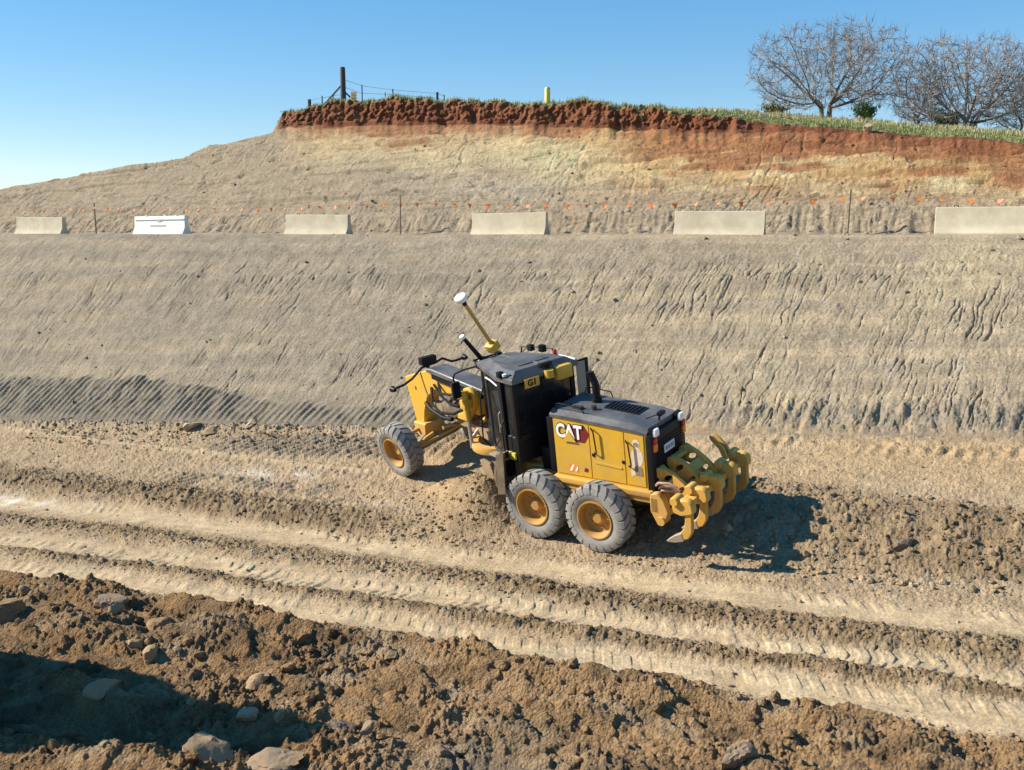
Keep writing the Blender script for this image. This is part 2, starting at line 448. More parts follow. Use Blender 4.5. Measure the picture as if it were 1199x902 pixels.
        z += rt * (.06 * (.5 + .5 * np.sin((u - .3 * v) * 6.283 / .34)) * sst(-.1, .3, fbm(u * .5, v, 2, 133)) + .12 * clods(u, v, .22, 134, .6) * .6)
        BUMPS['ground'] = np.clip(.55 - .35 * np.clip(road * (1 - wind), 0, 1) - .1 * pl + .38 * f, .1, 1)
        return z, c
    if zone == 1:
        z += .08 * w1 + .035 * w2 + .012 * fbm(u * 4, v * 4, 3, 140) + .06 * fbm(u * .12, v * 2.6, 4, 141)
        left = sst(-8, -16, u)
        c = mixc(c, 'grey', .72 + .28 * left + .35 * w1)
        # terraces left by the bucket
        for k, (vv, h) in enumerate(((27.6, .10), (28.55, .08), (26.5, .05), (25.5, .05))):
            e = vv + .12 * perlin(u * .5, v * 0 + k, 150 + k) + .05 * perlin(u * 2.2, v * 0, 155 + k)
            z += 1.3 * h * (1 - sst(-.02, .14, v - e)) * sst(-.7, .0, v - e) * np.clip(.35 + 1.1 * perlin(u * .35, v * 0 + 5, 160 + k), 0, 1)
        a = u - .27 * v + .14 * fbm(u * 1.6, v * 1.6, 4, 165)
        msk = sst(-.35, .35, fbm(u * .35, v * .45, 3, 170) + .12 * sst(-14, -6, u) + .12) * sst(22.95, 23.4, v) * sst(28.8, 27.6, v)
        n1 = perlin(a * 1.7, v * .26, 171); n2 = perlin(a * 3.4 + 7, v * .34, 172)
        cr1 = np.exp(-(n1 / .030) ** 2) * sst(-.1, .35, fbm(u * .8, v * .8, 2, 173) + .12); cr2 = np.exp(-(n2 / .042) ** 2) * sst(.0, .4, fbm(u * 1.1 + 4, v * 1.1, 2, 174) + .1)
        n3 = perlin(a * 4.6 - 11, v * .40, 185)
        cr3 = np.exp(-(n3 / .055) ** 2) * sst(-.08, .22, fbm(u * .55 - 7, v * .7, 3, 186))
        z -= (.060 * cr1 * sst(3, -4, u) + .060 * cr2 + .060 * cr3) * msk
        z += .025 * n1 * msk
        ms_pre = sst(-9.5, -11, u)
        # scraped scratches everywhere, along the same fall line
        scr = fbm(a * 5, v * .8, 4, 175)
        z += .020 * scr
        hb = fbm(u * .10, v * 2.4, 3, 183)
        c = mixc(c, 'road', .35 * sst(.0, .35, hb) * (1 - .5 * left)); c = mixc(c, 'print_', .22 * sst(.0, .35, -hb))
        c = mixc(c, 'gold', .6 * sst(VTOE + .5, VTOE - .05, v + .45 * w2) * (1 - ms_pre))
        # dozer grouser prints along the toe
        stripe = (.5 + .5 * np.sin((u - .62 * v + .05 * perlin(u * 1.2, v * 1.2, 84)) * 6.283 / .285)) ** 1.2
        wd = 23.45 + .75 * sst(-16, -26, u) + .10 * perlin(u * .5, v * 0, 176) + .08 * perlin(u * 2.2, v * 2, 179)
        ms = sst(wd + .12, wd - .12, v) * sst(-9.5, -11, u)
        stq = sst(.30, .70, stripe)
        z += .065 * stq * ms * (.55 + .6 * sst(-.4, .3, w2)) + .03 * ms
        c = mixc(c, 'print_', ms * (.75 + .3 * w2))
        # scuffed band at the toe on the right
        mr = sst(24.2, 23.6, v + .15 * w2) * sst(-6, -3, u)
        z += mr * (.10 * fbm(u * 3.2, v * .9, 3, 177) + .16 * clods(u, v, .2, 178, .8) * .6)
        c = mixc(c, 'print_', mr * .55 * sst(-.4, .3, w2)); z += mr * .05 * (.5 + .5 * np.sin((u - .3 * v) * 6.283 / .34)) * sst(-.2, .3, fbm(u * .6, v, 2, 184))
        c = mixc(c, 'ash', .8 * sst(.1, .4, w2) * (bump2(u, v, -4.0, 27.3, 2.2, .25) + bump2(u, v, 0, 27.2, 2.5, .3) + bump2(u, v, .5, 24.6, 2.0, .6)))
        c = mixc(c, 'cream', .35 * sst(-.1, .5, w1) * sst(-8, 0, u))
        z += (1 - ms) * (.06 * clods(u, v, .16, 180, .2) * .6 * sst(0, .4, w2) + .025 * clods(u, v, .07, 181, .5))
        z += .010 * fbm(u * 12, v * 12, 3, 182) * (1 - .6 * ms)
        return z, c
    # upper part: bench, upper batter
    onb = sst(VUP - .15, VUP + .3, v)
    z += (.05 * w1 + .03 * w2)
    ax = u + .0
    terr = fbm(u * .25, v * 2.2, 4, 200)
    lw = sst(-6, 6, phi)
    z += onb * ((.12 + .10 * lw) * terr + (.05 + .07 * lw) * np.abs(fbm(u * .35, v * 3.0, 4, 201)) + (.02 + .015 * lw) * fbm(u * 4, v * 4, 3, 202) + .10 * sst(.05, .12, fbm(u * .10, v * 1.1, 3, 208)))
    # toe scallops above the bench
    z += .12 * sst(VUP - .25, VUP + .10, v) * sst(VUP + 1.2, VUP + .3, v) * (.4 + np.abs(perlin(u * 1.5, v * .8, 203)) + .7 * np.abs(perlin(u * 4, v * 1.1, 204)))
    gul = perlin((u - .3 * v + .2 * w2) * 1.6, v * .4, 205)
    z -= onb * .05 * np.exp(-(gul / .06) ** 2) * sst(-.1, .4, w1)
    z += onb * (.07 * clods(u, v, .22, 206, .25) * lw + .04 * clods(u, v, .1, 207, .5))
    wq = q + .09 * fbm(u * .22, v * .9, 3, 210) + .06 * fbm(u * .9, v * 2.2, 3, 211)
    c = mixc(c, 'grey', .55 + .3 * w1)
    right = sst(-1, 9, phi); mid = sst(-15, -11, phi)
    c = mixc(c, 'ash', .55 * bump2(phi, q, 1.0, .42, 7, .13) * (.8 + w2 * 1.5))
    c = mixc(c, 'ochre', mid * .5 * sst(.62, .86, wq) + .35 * right * sst(.15, .4, wq))
    blot = sst(-.05, .28, fbm(u * .42 + 3, v * .9, 4, 212))
    c = mixc(c, 'cream', (.35 + .6 * blot) * bump2(phi, wq, 4.0, .70, 8, .24)); c = mixc(c, 'cream', .4 * mid * sst(.45, .7, wq) * sst(.9, .8, wq))
    c = mixc(c, 'green', sst(-.15, .25, w2) * .7 * bump2(phi, q, 3.5, .66, 2.6, .14))
    c = mixc(c, 'rust', mid * .75 * sst(.84, .98, wq + .3 * fbm(u * .30 + 5, v * 1.3, 4, 214)))
    c = mixc(c, 'ochre', sst(3, 9, phi) * sst(.36, .60, wq + .15 * w1) * .7)
    c = mixc(c, 'cream', .85 * blot * sst(6, 10, phi) * sst(.30, .45, wq) * sst(.80, .62, wq))
    patch = fbm(u * .30 + 5, v * 1.3, 4, 214)
    c = mixc(c, 'rust', sst(3, 11, phi) * sst(.62 - .08 * sst(8, 18, phi), .80 - .08 * sst(8, 18, phi), wq + .6 * patch) * .85)
    c = mixc(c, 'rust', sst(9, 18, phi) * sst(.12, .35, patch) * sst(.25, .5, q) * .55)
    c = mixc(c, 'red', sst(8, 18, phi) * sst(.80, .98, wq + .3 * patch) * .55)
    # thin dark seams
    seam = np.exp(-((fbm(u * .15, v * 1.8, 3, 213)) / .035) ** 2) * onb * sst(-.1, .3, w2 + .1)
    z -= .11 * seam; c = mixc(c, 'brown', .35 * seam * mid)
    return z, c

BUMPS = {'slope': np.float32(.30), 'hill': np.float32(.38)}
def make_section(name, phis, rows_fn, nrow, mat):
    P = np.radians(phis)[None, :]
    out = rows_fn(nrow, phis)              # phi2d, u, v, basez, disp, colour
    u, v, z, c = out
    x, y = uv_xy(u, v)
    nr, nc = x.shape
    co = np.stack([x, y, z], -1).reshape(-1, 3).astype(np.float32)
    me = bpy.data.meshes.new(name)
    me.vertices.add(nr * nc)
    me.vertices.foreach_set('co', co.ravel())
    i = np.arange(nr * nc).reshape(nr, nc)
    q = np.stack([i[:-1, :-1], i[:-1, 1:], i[1:, 1:], i[1:, :-1]], -1).reshape(-1, 4)
    nf = len(q)
    me.loops.add(nf * 4); me.loops.foreach_set('vertex_index', q.ravel().astype(np.int32))
    me.polygons.add(nf)
    me.polygons.foreach_set('loop_start', np.arange(0, nf * 4, 4, dtype=np.int32))
    me.polygons.foreach_set('use_smooth', np.ones(nf, bool))
    me.update(calc_edges=True)
    a = me.attributes.new('soil', 'FLOAT_COLOR', 'POINT')
    rgba = np.concatenate([c.reshape(-1, 3), np.broadcast_to(BUMPS[name], (nr, nc)).reshape(-1, 1)], 1).astype(np.float32)
    a.data.foreach_set('color', rgba.ravel())
    me.materials.append(mat)
    o = bpy.data.objects.new(name, me); COL.objects.link(o)
    return o

t = np.tan(R(33.0))
PH = np.degrees(np.arctan(np.linspace(-t, t, NCOL)))
PH = np.concatenate([np.linspace(-46, -33.1, 40), PH, np.linspace(33.1, 46, 40)])

def uv_of(phi, v):
    r = v / np.cos(np.radians(phi) - TH)
    return r * np.sin(np.radians(phi) - TH)

def rows_floor(n, phis):
    # rows evenly spaced as seen from the road bank
    yy = np.linspace(0, 1, n)
    d = 1.0 / np.linspace(1 / 6.2, 1 / VTOE, n)
    vs = np.concatenate([np.linspace(-1.5, 6.1, 50), d])
    v = np.repeat(vs[:, None], len(phis), 1); ph = np.repeat(phis[None, :], len(vs), 0)
    u = uv_of(ph, v)
    z, c = field(ph, u, v, 0, v * 0)
    k = sst(VTOE - .02, VTOE - .35, v)
    return u, v, floor0(u, v) + z * k + (1 - k) * .10 * fbm(u * .35, v * .35, 3, 50), c

def rows_lower(n, phis):
    vs = np.concatenate([np.linspace(VTOE, VBENCH, n), [VBENCH + .12, VBENCH + .3]])
    v = np.repeat(vs[:, None], len(phis), 1); ph = np.repeat(phis[None, :], len(vs), 0)
    u = uv_of(ph, v)
    q = np.clip((v - VTOE) / (VBENCH - VTOE), 0, 1)
    zt = floor0(u, v * 0 + VTOE)
    h = np.interp(q, [0, .72, .9, .97, 1], [0, .76, .925, .98, 1.0])
    z, c = field(ph, u, v, 1, q)
    k = sst(VTOE + .0, VTOE + .25, v) * (1 - .75 * sst(VBENCH - .6, VBENCH, v))
    base = zt + (ZB - zt) * h
    return u, v, base + z * k + (1 - sst(VTOE, VTOE + .25, v)) * .10 * fbm(u * .35, v * .35, 3, 50), c

def rows_upper(n, phis):
    nb, ns, ng = 36, 46, 50
    tt = np.concatenate([np.linspace(0, 1, nb, endpoint=False), np.linspace(1, 2, n, endpoint=False), np.linspace(2, 3, ns, endpoint=False), np.linspace(3, 4, ng), [5.0]])
    T = np.repeat(tt[:, None], len(phis), 1); ph = np.repeat(phis[None, :], len(tt), 0)
    vt, zt, sh, zk = top_at(ph)
    sh = sh * np.clip(1.0 + .55 * fbm(ph * .35, ph * 0 + 3, 3, 306), .4, 1.5)
    jag = .45 * fbm(ph * .45, ph * 0, 4, 300) + .035 * perlin(ph * 2.1, ph * 0, 305)
    has = sst(-14.4, -13.7, ph)
    vs0 = vt + jag * has
    kj = jag * has * sst(.80, 1.0, T - 1)
    v = np.where(T < 1, VBENCH + .28 + (VUP - VBENCH - .28) * T, np.where(T < 2, VUP + (vt - VUP) * (T - 1) + kj, np.where(T < 3, vs0 + .5 * (T - 2), np.where(T <= 4, vs0 + .5 + 7 * np.clip(T - 3, 0, 2) ** 1.3, 90.0))))
    u = uv_of(ph, v)
    q = np.clip(T - 1, 0, 1)
    base = np.where(T < 1, ZB - .06 + .06 * T, np.where(T < 2, ZB + (zt - ZB) * q, 0))
    s = np.clip(T - 2, 0, 1)
    prof = np.interp(s, [0, .18, .75, 1.0], [0, .22, .90, 1.0])
    base = np.where((T >= 2) & (T < 3), zt + sh * prof, base)
    g = np.clip(T - 3, 0, 1)
    base = np.where(T >= 3, zt + sh + (zk - zt - sh) * g, base)
    base = np.where(T > 4.5, zk - 6.0, base)
    vp = v + np.where(T >= 2, sh * np.clip(T - 2, 0, 1) * 1.25, 0)
    z, c = field(ph, u, vp, 2, q)
    z = z * sst(VBENCH + .28, VBENCH + .6, v)
    far = T >= 2
    rs = fbm(u * .7, base * 2.2, 3, 310); rs2 = fbm(u * 3.5, base * 3.0, 4, 311)
    sc = has * far * (T < 3.05) * np.clip(sh / .8, 0, 1)
    v2 = v - sc * (.16 * np.abs(fbm(u * .8, base * 3.0, 3, 313)) + .24 * rs2 + .10 * clods(u, base, .14, 312, .6) + .05 * fbm(u * 9, base * 9, 3, 314)) * sst(2.02, 2.3, T)
    u2 = uv_of(ph, v2)
    # colours of the scarp and turf
    redw = has * sst(1.975, 2.035, T + .05 * fbm(u * .5, base * 2.5, 4, 315))
    c = mixc(c, 'red', redw * (.9 + .3 * rs2))
    c = mixc(c, 'rust', redw * sst(.05, .45, rs) * .45)
    c = mixc(c, 'dark', redw * sst(.0, .4, rs2 + .2 * rs) * .55)
    turf = sst(2.70, 2.95, T + .1 * rs2) * has
    c = mixc(c, 'turf', turf * .85)
    zt_cap = sst(2.0, 2.05, T)
    zz = z * (1 - zt_cap * .7) + turf * .05 * rs2
    lip = np.exp(-((T - 2.0) / .05) ** 2) * (1 - has)
    return u2, v2, base + zz, c
# ------------------------------------------------------------------ build the ground
SOIL = soil_material()
ground = make_section('ground', PH, rows_floor, NR_FLOOR, SOIL); tag(ground, 'churned tan dirt floor of the cutting with wheel tracks and windrows', 'ground', kind='structure')
slope = make_section('slope', PH, rows_lower, NR_LOW, SOIL); tag(slope, 'cracked grey tan cut slope below the row of barriers', 'slope', kind='structure')
hill = make_section('hill', PH, rows_upper, NR_UP, SOIL); tag(hill, 'layered tan, cream and red earth bank above the barriers', 'hill', kind='structure')

from mathutils.bvhtree import BVHTree
BV = []
for o in (ground, slope, hill):
    me = o.data
    co = np.empty(len(me.vertices) * 3, np.float32); me.vertices.foreach_get('co', co)
    ix = np.empty(len(me.loops), np.int32); me.loops.foreach_get('vertex_index', ix)
    BV.append(BVHTree.FromPolygons(co.reshape(-1, 3).tolist(), ix.reshape(-1, 4).tolist()))
def drop(x, y):
    best = None
    for b in BV:
        h = b.ray_cast(Vector((x, y, 60)), Vector((0, 0, -1)))
        if h[0] is not None and (best is None or h[0].z > best[0].z): best = (h[0], h[1])
    return best if best else (Vector((x, y, 0)), Vector((0, 0, 1)))
def on_uv(u, v):
    x, y = uv_xy(u, v); return drop(x, y)

# ------------------------------------------------------------------ motor grader
YEL = simple('grader_yellow_paint', (.63, .350, .014), rough=.36, dust=.36, dustcol=(.36, .245, .10), var=.16, scale=4.5, spec=.5)
YEL2 = simple('worn_yellow_steel', (.55, .285, .032), rough=.5, dust=.45, dustcol=(.40, .30, .17), var=.15, scale=5.0, bump=.15)
BLK = simple('black_panel_paint', (.018, .019, .023), rough=.30, dust=.12, dustcol=(.24, .225, .20), var=.2, scale=2.5, spec=.5)
BLKM = simple('matt_black_steel', (.007, .007, .009), rough=.5, var=.2, spec=.22)
TOPM = simple('dusty_black_sheet_metal', (.036, .038, .042), rough=.33, dust=.45, dustcol=(.19, .18, .165), var=.2, scale=2.0, spec=.6)
GLASS = simple('tinted_cab_glass', (.006, .008, .011), rough=.12, var=.1, spec=.5, dust=.03)
PALEY = simple('faded_yellow_steel', (.62, .315, .035), rough=.55, dust=.35, dustcol=(.44, .31, .15), var=.15, scale=5.0, bump=.15)
CLEAR = simple('dusty_clear_glass', (.23, .225, .20), rough=.25, var=.2, spec=.5, dust=.3)
TYRE = simple('dusty_rubber', (.17, .166, .16), rough=.9, dust=.7, dustcol=(.34, .315, .275), var=.2, scale=3.5, spec=.2, bump=.25)
RIM = simple('dusty_yellow_rim', (.42, .20, .022), rough=.5, dust=.45, dustcol=(.36, .25, .13), var=.15, scale=4.0)
STEEL = simple('bare_worn_steel', (.30, .24, .19), rough=.45, metal=.3, dust=.5, var=.2)
MUD = simple('mud_caked_steel', (.20, .135, .075), rough=.9, dust=.6, dustcol=(.34, .25, .15), var=.25, bump=.4, bscale=18)
DARKMUD = simple('oily_dark_steel', (.055, .042, .030), rough=.7, dust=.35, var=.3, bump=.3, bscale=18)
WHITE = simple('white_plastic', (.78, .78, .76), rough=.4, var=.04)
RED = simple('red_lens', (.45, .025, .02), rough=.25, var=.1)
ORG = simple('amber_lens', (.75, .22, .02), rough=.25, var=.1)
HEXR = simple('dark_red_decal', (.17, .018, .022), rough=.35, var=.05)
CHR = simple('chrome_rod', (.55, .50, .46), rough=.3, metal=.8, dust=.3)
PALE = simple('faded_pale_decal', (.62, .50, .38), rough=.5, var=.28, scale=9.0)
PALE2 = simple('faded_brown_decal', (.24, .17, .12), rough=.5, var=.3, scale=12.0)
PLATEM = simple('grey_white_plate', (.62, .64, .66), rough=.4, var=.06)

grader = empty('motor_grader', (1.853, 18.688, .417))
grader.rotation_euler = (Matrix.Rotation(2.476, 3, 'Z') @ Matrix.Rotation(.016, 3, 'Y') @ Matrix.Rotation(-.164, 3, 'X')).to_euler()
tag(grader, 'muddy yellow and black motor grader working on the slope of the earth cutting', 'grader')
GX = Matrix.Translation(grader.location) @ grader.rotation_euler.to_matrix().to_4x4()
JX = 1.366
FR = Matrix.Translation((JX, 0, 0)) @ Matrix.Rotation(-.288, 4, 'Z') @ Matrix.Translation((-JX, 0, 0))
def F():
    m = MB(); m.xf = FR; return m

def wheel(cx, cy, side, front=False, extra=None, spin=0.0):
    """side +1: outer face towards +y"""
    r = .70; w = .23
    M = (extra or Matrix.Identity(4))
    s = side
    t_ = MB(); t_.xf = M
    prof = [(.36, .17), (.42, .215), (.52, .235), (.60, .235), (.645, .215), (.662, .15), (.668, .0), (.662, -.15), (.645, -.215), (.60, -.235), (.52, -.235), (.42, -.215), (.36, -.17)]
    t_.lathe(prof, (cx, cy, r), 'y', 56)
    n = 22
    for k in range(n):
        for sd in (1, -1):
            a0 = 2 * PI * (k + (.5 if sd < 0 else 0)) / n + spin
            da = 2 * PI / n * .30; sw = 2 * PI / n * .55
            vs = []
            for (y, ri, ro, sh) in ((.012 * sd, .655, .700, 0), (.13 * sd, .652, .702, .55), (.218 * sd, .630, .686, 1.0), (.243 * sd, .55, .610, 1.12)):
                for ro_ in (ri, ro):
                    for e in (-1, 1):
                        a = a0 + sw * sh * (1 if sd > 0 else 1) + e * da * (1 + .25 * sh)
                        vs.append((cx + ro_ * math.cos(a), cy + y, r + ro_ * math.sin(a)))
            fs = []
            for i in range(3):
                b = i * 4; d = b + 4
                fs += [(b + 2, b + 3, d + 3, d + 2), (b, d, d + 1, b + 1), (b, b + 2, d + 2, d), (b + 1, d + 1, d + 3, b + 3)]
            fs += [(0, 1, 3, 2), (12, 14, 15, 13)]
            t_.add(vs, fs)
    wh = MB(); wh.xf = M
    # rim: deep dished disc
    o = s
    wh.lathe([(.375, .185 * o), (.40, .20 * o), (.40, .235 * o), (.375, .235 * o), (.345, .19 * o), (.325, .05 * o), (.30, .035 * o), (.14, .045 * o), (.14, -.12 * o), (.375, -.16 * o)], (cx, cy, r), 'y', 44)
    rim = wh.build('wheel', RIM, grader, smooth=40)
    t_.build('tyre', TYRE, rim, smooth=45)
    h = MB(); h.xf = M
    depth = .13 if not front else .10
    h.lathe([(.001, depth * o), (.10, depth * o), (.13, (depth - .03) * o), (.155, .04 * o), (.155, 0), (.001, 0)], (cx, cy, r), 'y', 24)
    for k in range(10):
        a = 2 * PI * k / 10
        px, pz = cx + .215 * math.cos(a), r + .215 * math.sin(a)
        h.cyl((px, cy + .035 * o, pz), (px, cy + .065 * o, pz), .018, 6)
    h.build('hub', RIM if not front else YEL2, rim, smooth=40)
    if extra is None: return rim
    return rim

for sx in (-.765, .765):
    for s in (1, -1):
        wheel(sx, s * 1.03, s, spin=sx)
# front axle oscillates up on the right side, wheels lean
AX = FR @ Matrix.Translation((6.04, 0, .62)) @ Matrix.Rotation(-.17, 4, 'X') @ Matrix.Translation((-6.04, 0, -.62))
for s in (1, -1):
    lean = Matrix.Translation((6.04, s * 1.03, .7)) @ Matrix.Rotation(.10 * s, 4, 'Z') @ Matrix.Translation((-6.04, -s * 1.03, -.7))
    wheel(6.04, s * 1.03, s, front=True, extra=FR @ Matrix.Translation((0, .02 if s > 0 else 0, .14 if s > 0 else .24)) @ FR.inverted() @ AX @ lean, spin=.3 * s)

# rear running gear
m = MB()
for s in (1, -1):
    pr = [(-1.0, .70), (-.93, .52), (-.75, .45), (-.2, .52), (.2, .52), (.75, .45), (.93, .52), (1.0, .70), (.93, .90), (.75, .97), (.2, 1.02), (-.2, 1.02), (-.75, .97), (-.93, .90)]
    q = MB(); q.prism(pr, s * .56, s * .80, 'y', ch=.02); q.build('tandem_case', MUD, grader, smooth=35)
m.cyl((0, -.7, .75), (0, .7, .75), .20, 20)
m.box(-.3, .3, -.35, .35, .5, 1.05, .05)
for x in (-.765, .765):
    for s in (1, -1): m.cyl((x, s * .70, .7), (x, s * 1.02, .7), .13, 16)
m.build('rear_axle', MUD, grader, smooth=35)
m = MB()
m.box(-1.95, 1.45, -.46, .46, .93, 1.30, .03)
m.box(1.15, 1.75, -.28, .28, .75, 1.7, .04)
m.build('rear_frame', YEL2, grader, smooth=35)
m = MB()
m.box(-1.80, .50, -.79, .79, 1.16, 1.27, .015)
m.box(-1.78, .42, -.74, .74, 1.03, 1.16, .01)
ld = m.build('side_step', YEL2, grader, smooth=35)

# engine enclosure: tapered yellow body
def zt(x): return 2.39 + (x + 1.733) * (2.526 - 2.39) / 2.173
hb = MB()
x0, x1 = -1.70, .44; yb, yt = .675, .655; zb = 1.27
vs = [(x0, yb, zb), (x1, yb, zb), (x1, -yb, zb), (x0, -yb, zb), (x0, yt, zt(x0)), (x1, yt, zt(x1)), (x1, -yt, zt(x1)), (x0, -yt, zt(x0))]
hb.add(vs, [(0, 1, 5, 4), (3, 7, 6, 2), (0, 4, 7, 3), (1, 2, 6, 5), (4, 5, 6, 7), (0, 3, 2, 1)])
enc = hb.build('engine_enclosure', YEL, grader)
def side_plate(m, pts, s, th=.016, inset=0.0):
    """pts in (x,z) on the side wall; s=+1 left"""
    def y(z): return yb + (yt - yb) * (z - zb) / 1.2
    n = len(pts)
    vs = [(x, s * (y(z) + .003 + inset), z) for x, z in pts] + [(x, s * (y(z) + th), z) for x, z in pts]
    m.add(vs, [tuple(range(n)), tuple(range(2 * n - 1, n - 1, -1))] + [(i, (i + 1) % n, (i + 1) % n + n, i + n) for i in range(n)])
for s in (1, -1):
    m = MB(); side_plate(m, [(-.42, 1.33), (.415, 1.33), (.415, zt(.4) - .03), (-.42, zt(-.42) - .03)], s); m.build('access_panel', YEL, enc)
    m = MB(); side_plate(m, [(-1.22, 1.33), (-.445, 1.33), (-.445, zt(-.45) - .03), (-1.22, zt(-1.22) - .03)], s)
    dr = m.build('engine_door', YEL, enc)
    m = MB(); side_plate(m, [(-1.66, 1.33), (-1.245, 1.33), (-1.245, zt(-1.25) - .03), (-1.66, zt(-1.66) - .03)], s); m.build('rear_side_panel', YEL, enc)
    m = MB()
    for (ax, az, bx, bz) in ((-.50, 2.40, -.56, 1.88), (-1.28, 2.24, -1.34, 1.72)):
        yy = s * .69; yo = s * .735
        m = MB(); m.tube([(ax, yy, az), (ax - .03, yo, az), (ax - .07, yo, az - .04), (bx - .05, yo, bz + .04), (bx - .02, yo, bz), (bx + .03, yy, bz)], .016, 6)
        m.build('grab_handle', BLKM, enc, smooth=50)
    for (lx, lz) in ((-.50, 1.83), (-1.19, 1.78)):
        m = MB(); m.box(lx - .03, lx + .03, s * .688 - .01, s * .688 + .01, lz - .03, lz + .03, .005)
        m.build('door_latch', BLKM, enc)
    # recessed-look pressed rib on the door
    m = MB(); side_plate(m, [(-1.15, 1.62), (-.52, 1.66), (-.52, 1.70), (-1.15, 1.66)], s, th=.028); m.build('door_rib', YEL, enc)
# hazard stripes and small sticker
m = MB()
m.mat(0); side_plate(m, [(.12, 1.40), (.12, 1.56), (-.11, 1.56), (-.11, 1.40)], 1, th=.020, inset=.015)
m.mat(1); side_plate(m, [(.11, 1.41), (.03, 1.55), (-.02, 1.55), (.05, 1.41)], 1, th=.023, inset=.019)
m.mat(1); side_plate(m, [(-.02, 1.41), (-.09, 1.53), (-.105, 1.53), (-.105, 1.49), (-.06, 1.41)], 1, th=.023, inset=.019)
m.build('hazard_sticker', [ORG, WHITE], enc)
m = MB(); side_plate(m, [(-.24, 1.44), (-.28, 1.53), (-.36, 1.50), (-.33, 1.43)], 1, th=.020, inset=.015); m.build('warning_decal', HEXR, enc)

# maker's emblem: hexagon, letters, triangle
def letter_obj(txt, size, mat, parent, M, name, ext=.004, bold=0.0, shear=0.0, sx=1.0):
    cu = bpy.data.curves.new(name, 'FONT'); cu.body = txt; cu.size = size; cu.extrude = ext; cu.offset = bold; cu.align_x = 'CENTER'; cu.align_y = 'CENTER'; cu.shear = shear
    cu.resolution_u = 4
    tmp = bpy.data.objects.new('tmp_text', cu); COL.objects.link(tmp)
    dg = bpy.context.evaluated_depsgraph_get(); dg.update()
    me = bpy.data.meshes.new_from_object(tmp.evaluated_get(dg))
    bpy.data.objects.remove(tmp); bpy.data.curves.remove(cu)
    me.transform(M @ Matrix.Diagonal((sx, 1, 1, 1)))
    me.materials.clear(); me.materials.append(mat)
    o = bpy.data.objects.new(name, me); COL.objects.link(o); o.parent = parent
    return o
def side_M(x, z, dy):          # text plane on the left wall: reading direction runs rearwards (-x)
    return Matrix.Translation((x, yb + (yt - yb) * (z - zb) / 1.2 + dy, z)) @ Matrix(((-1, 0, 0, 0), (0, 0, 1, 0), (0, 1, 0, 0), (0, 0, 0, 1)))
m = MB()
hc = (-.19, 2.245)
hexp = [(hc[0] + .245 * math.cos(a), hc[1] + .215 * math.sin(a)) for a in [PI / 3 * k for k in range(6)]]
side_plate(m, hexp, 1, th=.022, inset=.016)
m.build('emblem_hexagon', HEXR, enc)
letter_obj('CAT', .40, BLKM, enc, side_M(.045, 2.25, .026), 'emblem_outline', bold=.030, sx=.80)
letter_obj('CAT', .40, WHITE, enc, side_M(.045, 2.25, .032), 'emblem_letters', bold=.014, sx=.80)
m = MB(); side_plate(m, [(.205, 2.055), (-.125, 2.055), (.04, 2.275)], 1, th=.052, inset=.042); m.build('emblem_triangle', YEL, enc)
# worn pale picture decal on the rear side panel (plain patch)
m = MB()
m.mat(0); side_plate(m, [(-1.362, 1.95), (-1.404, 2.05), (-1.460, 2.12), (-1.544, 2.12), (-1.614, 2.04), (-1.642, 1.92), (-1.614, 1.80), (-1.544, 1.72), (-1.446, 1.55), (-1.362, 1.50), (-1.348, 1.62), (-1.390, 1.76)], 1, th=.020, inset=.014)
m.mat(1); side_plate(m, [(-1.460, 1.55), (-1.418, 1.70), (-1.502, 1.76), (-1.600, 1.72), (-1.614, 1.55)], 1, th=.023, inset=.018)
m.mat(0); side_plate(m, [(-1.432, 2.14), (-1.404, 2.20), (-1.446, 2.27), (-1.530, 2.28), (-1.586, 2.21), (-1.544, 2.14)], 1, th=.020, inset=.014)
m.mat(1); side_plate(m, [(-1.446, 2.15), (-1.432, 2.20), (-1.502, 2.23), (-1.558, 2.20), (-1.530, 2.15)], 1, th=.023, inset=.018)
m.build('picture_decal', [PALE, PALE2], enc)

# black top of the hood with chamfered sides
m = MB()
def ring(x, zc, w):
    return [(x, w, zc - .01), (x, w, zc + .05), (x, w - .13, zc + .13), (x, -w + .13, zc + .13), (x, -w, zc + .05), (x, -w, zc - .01)]
rs = [ring(.50, zt(.45) + .01, .680), ring(.2, zt(.2) + .02, .682), ring(-.8, zt(-.8) + .02, .682), ring(-1.45, zt(-1.45) + .015, .68), ring(-1.74, zt(-1.74) - .02, .665)]
vs = sum(rs, []); fs = []
for i in range(len(rs) - 1):
    for k in range(6):
        a = i * 6 + k; b = i * 6 + (k + 1) % 6; fs.append((a, b, b + 6, a + 6))
fs += [tuple(range(6)), tuple(range(len(vs) - 1, len(vs) - 7, -1))]
m.add(vs, fs)
top = m.build('hood_top', TOPM, grader, smooth=30)
m = MB()
m.box(-1.25, -.45, -.34, .10, zt(-.85) + .13, zt(-.85) + .165, .012, rot=Matrix.Rotation(-.0625, 3, 'Y'))
for k in range(9):
    x = -1.18 + k * .085
    m.box(x, x + .05, -.30, .06, zt(x) + .155, zt(x) + .185, .004)
m.build('air_intake_screen', BLKM, top, smooth=30)
m = MB()
m.box(-.1, .12, .28, .42, zt(0) + .14, zt(0) + .20, .015); m.build('hood_hatch', BLK, top, smooth=30); m = MB(); m.cyl((-.32, .25, zt(0) + .12), (-.32, .25, zt(0) + .21), .06, 12)
m.build('filler_cap', BLK, top, smooth=30)
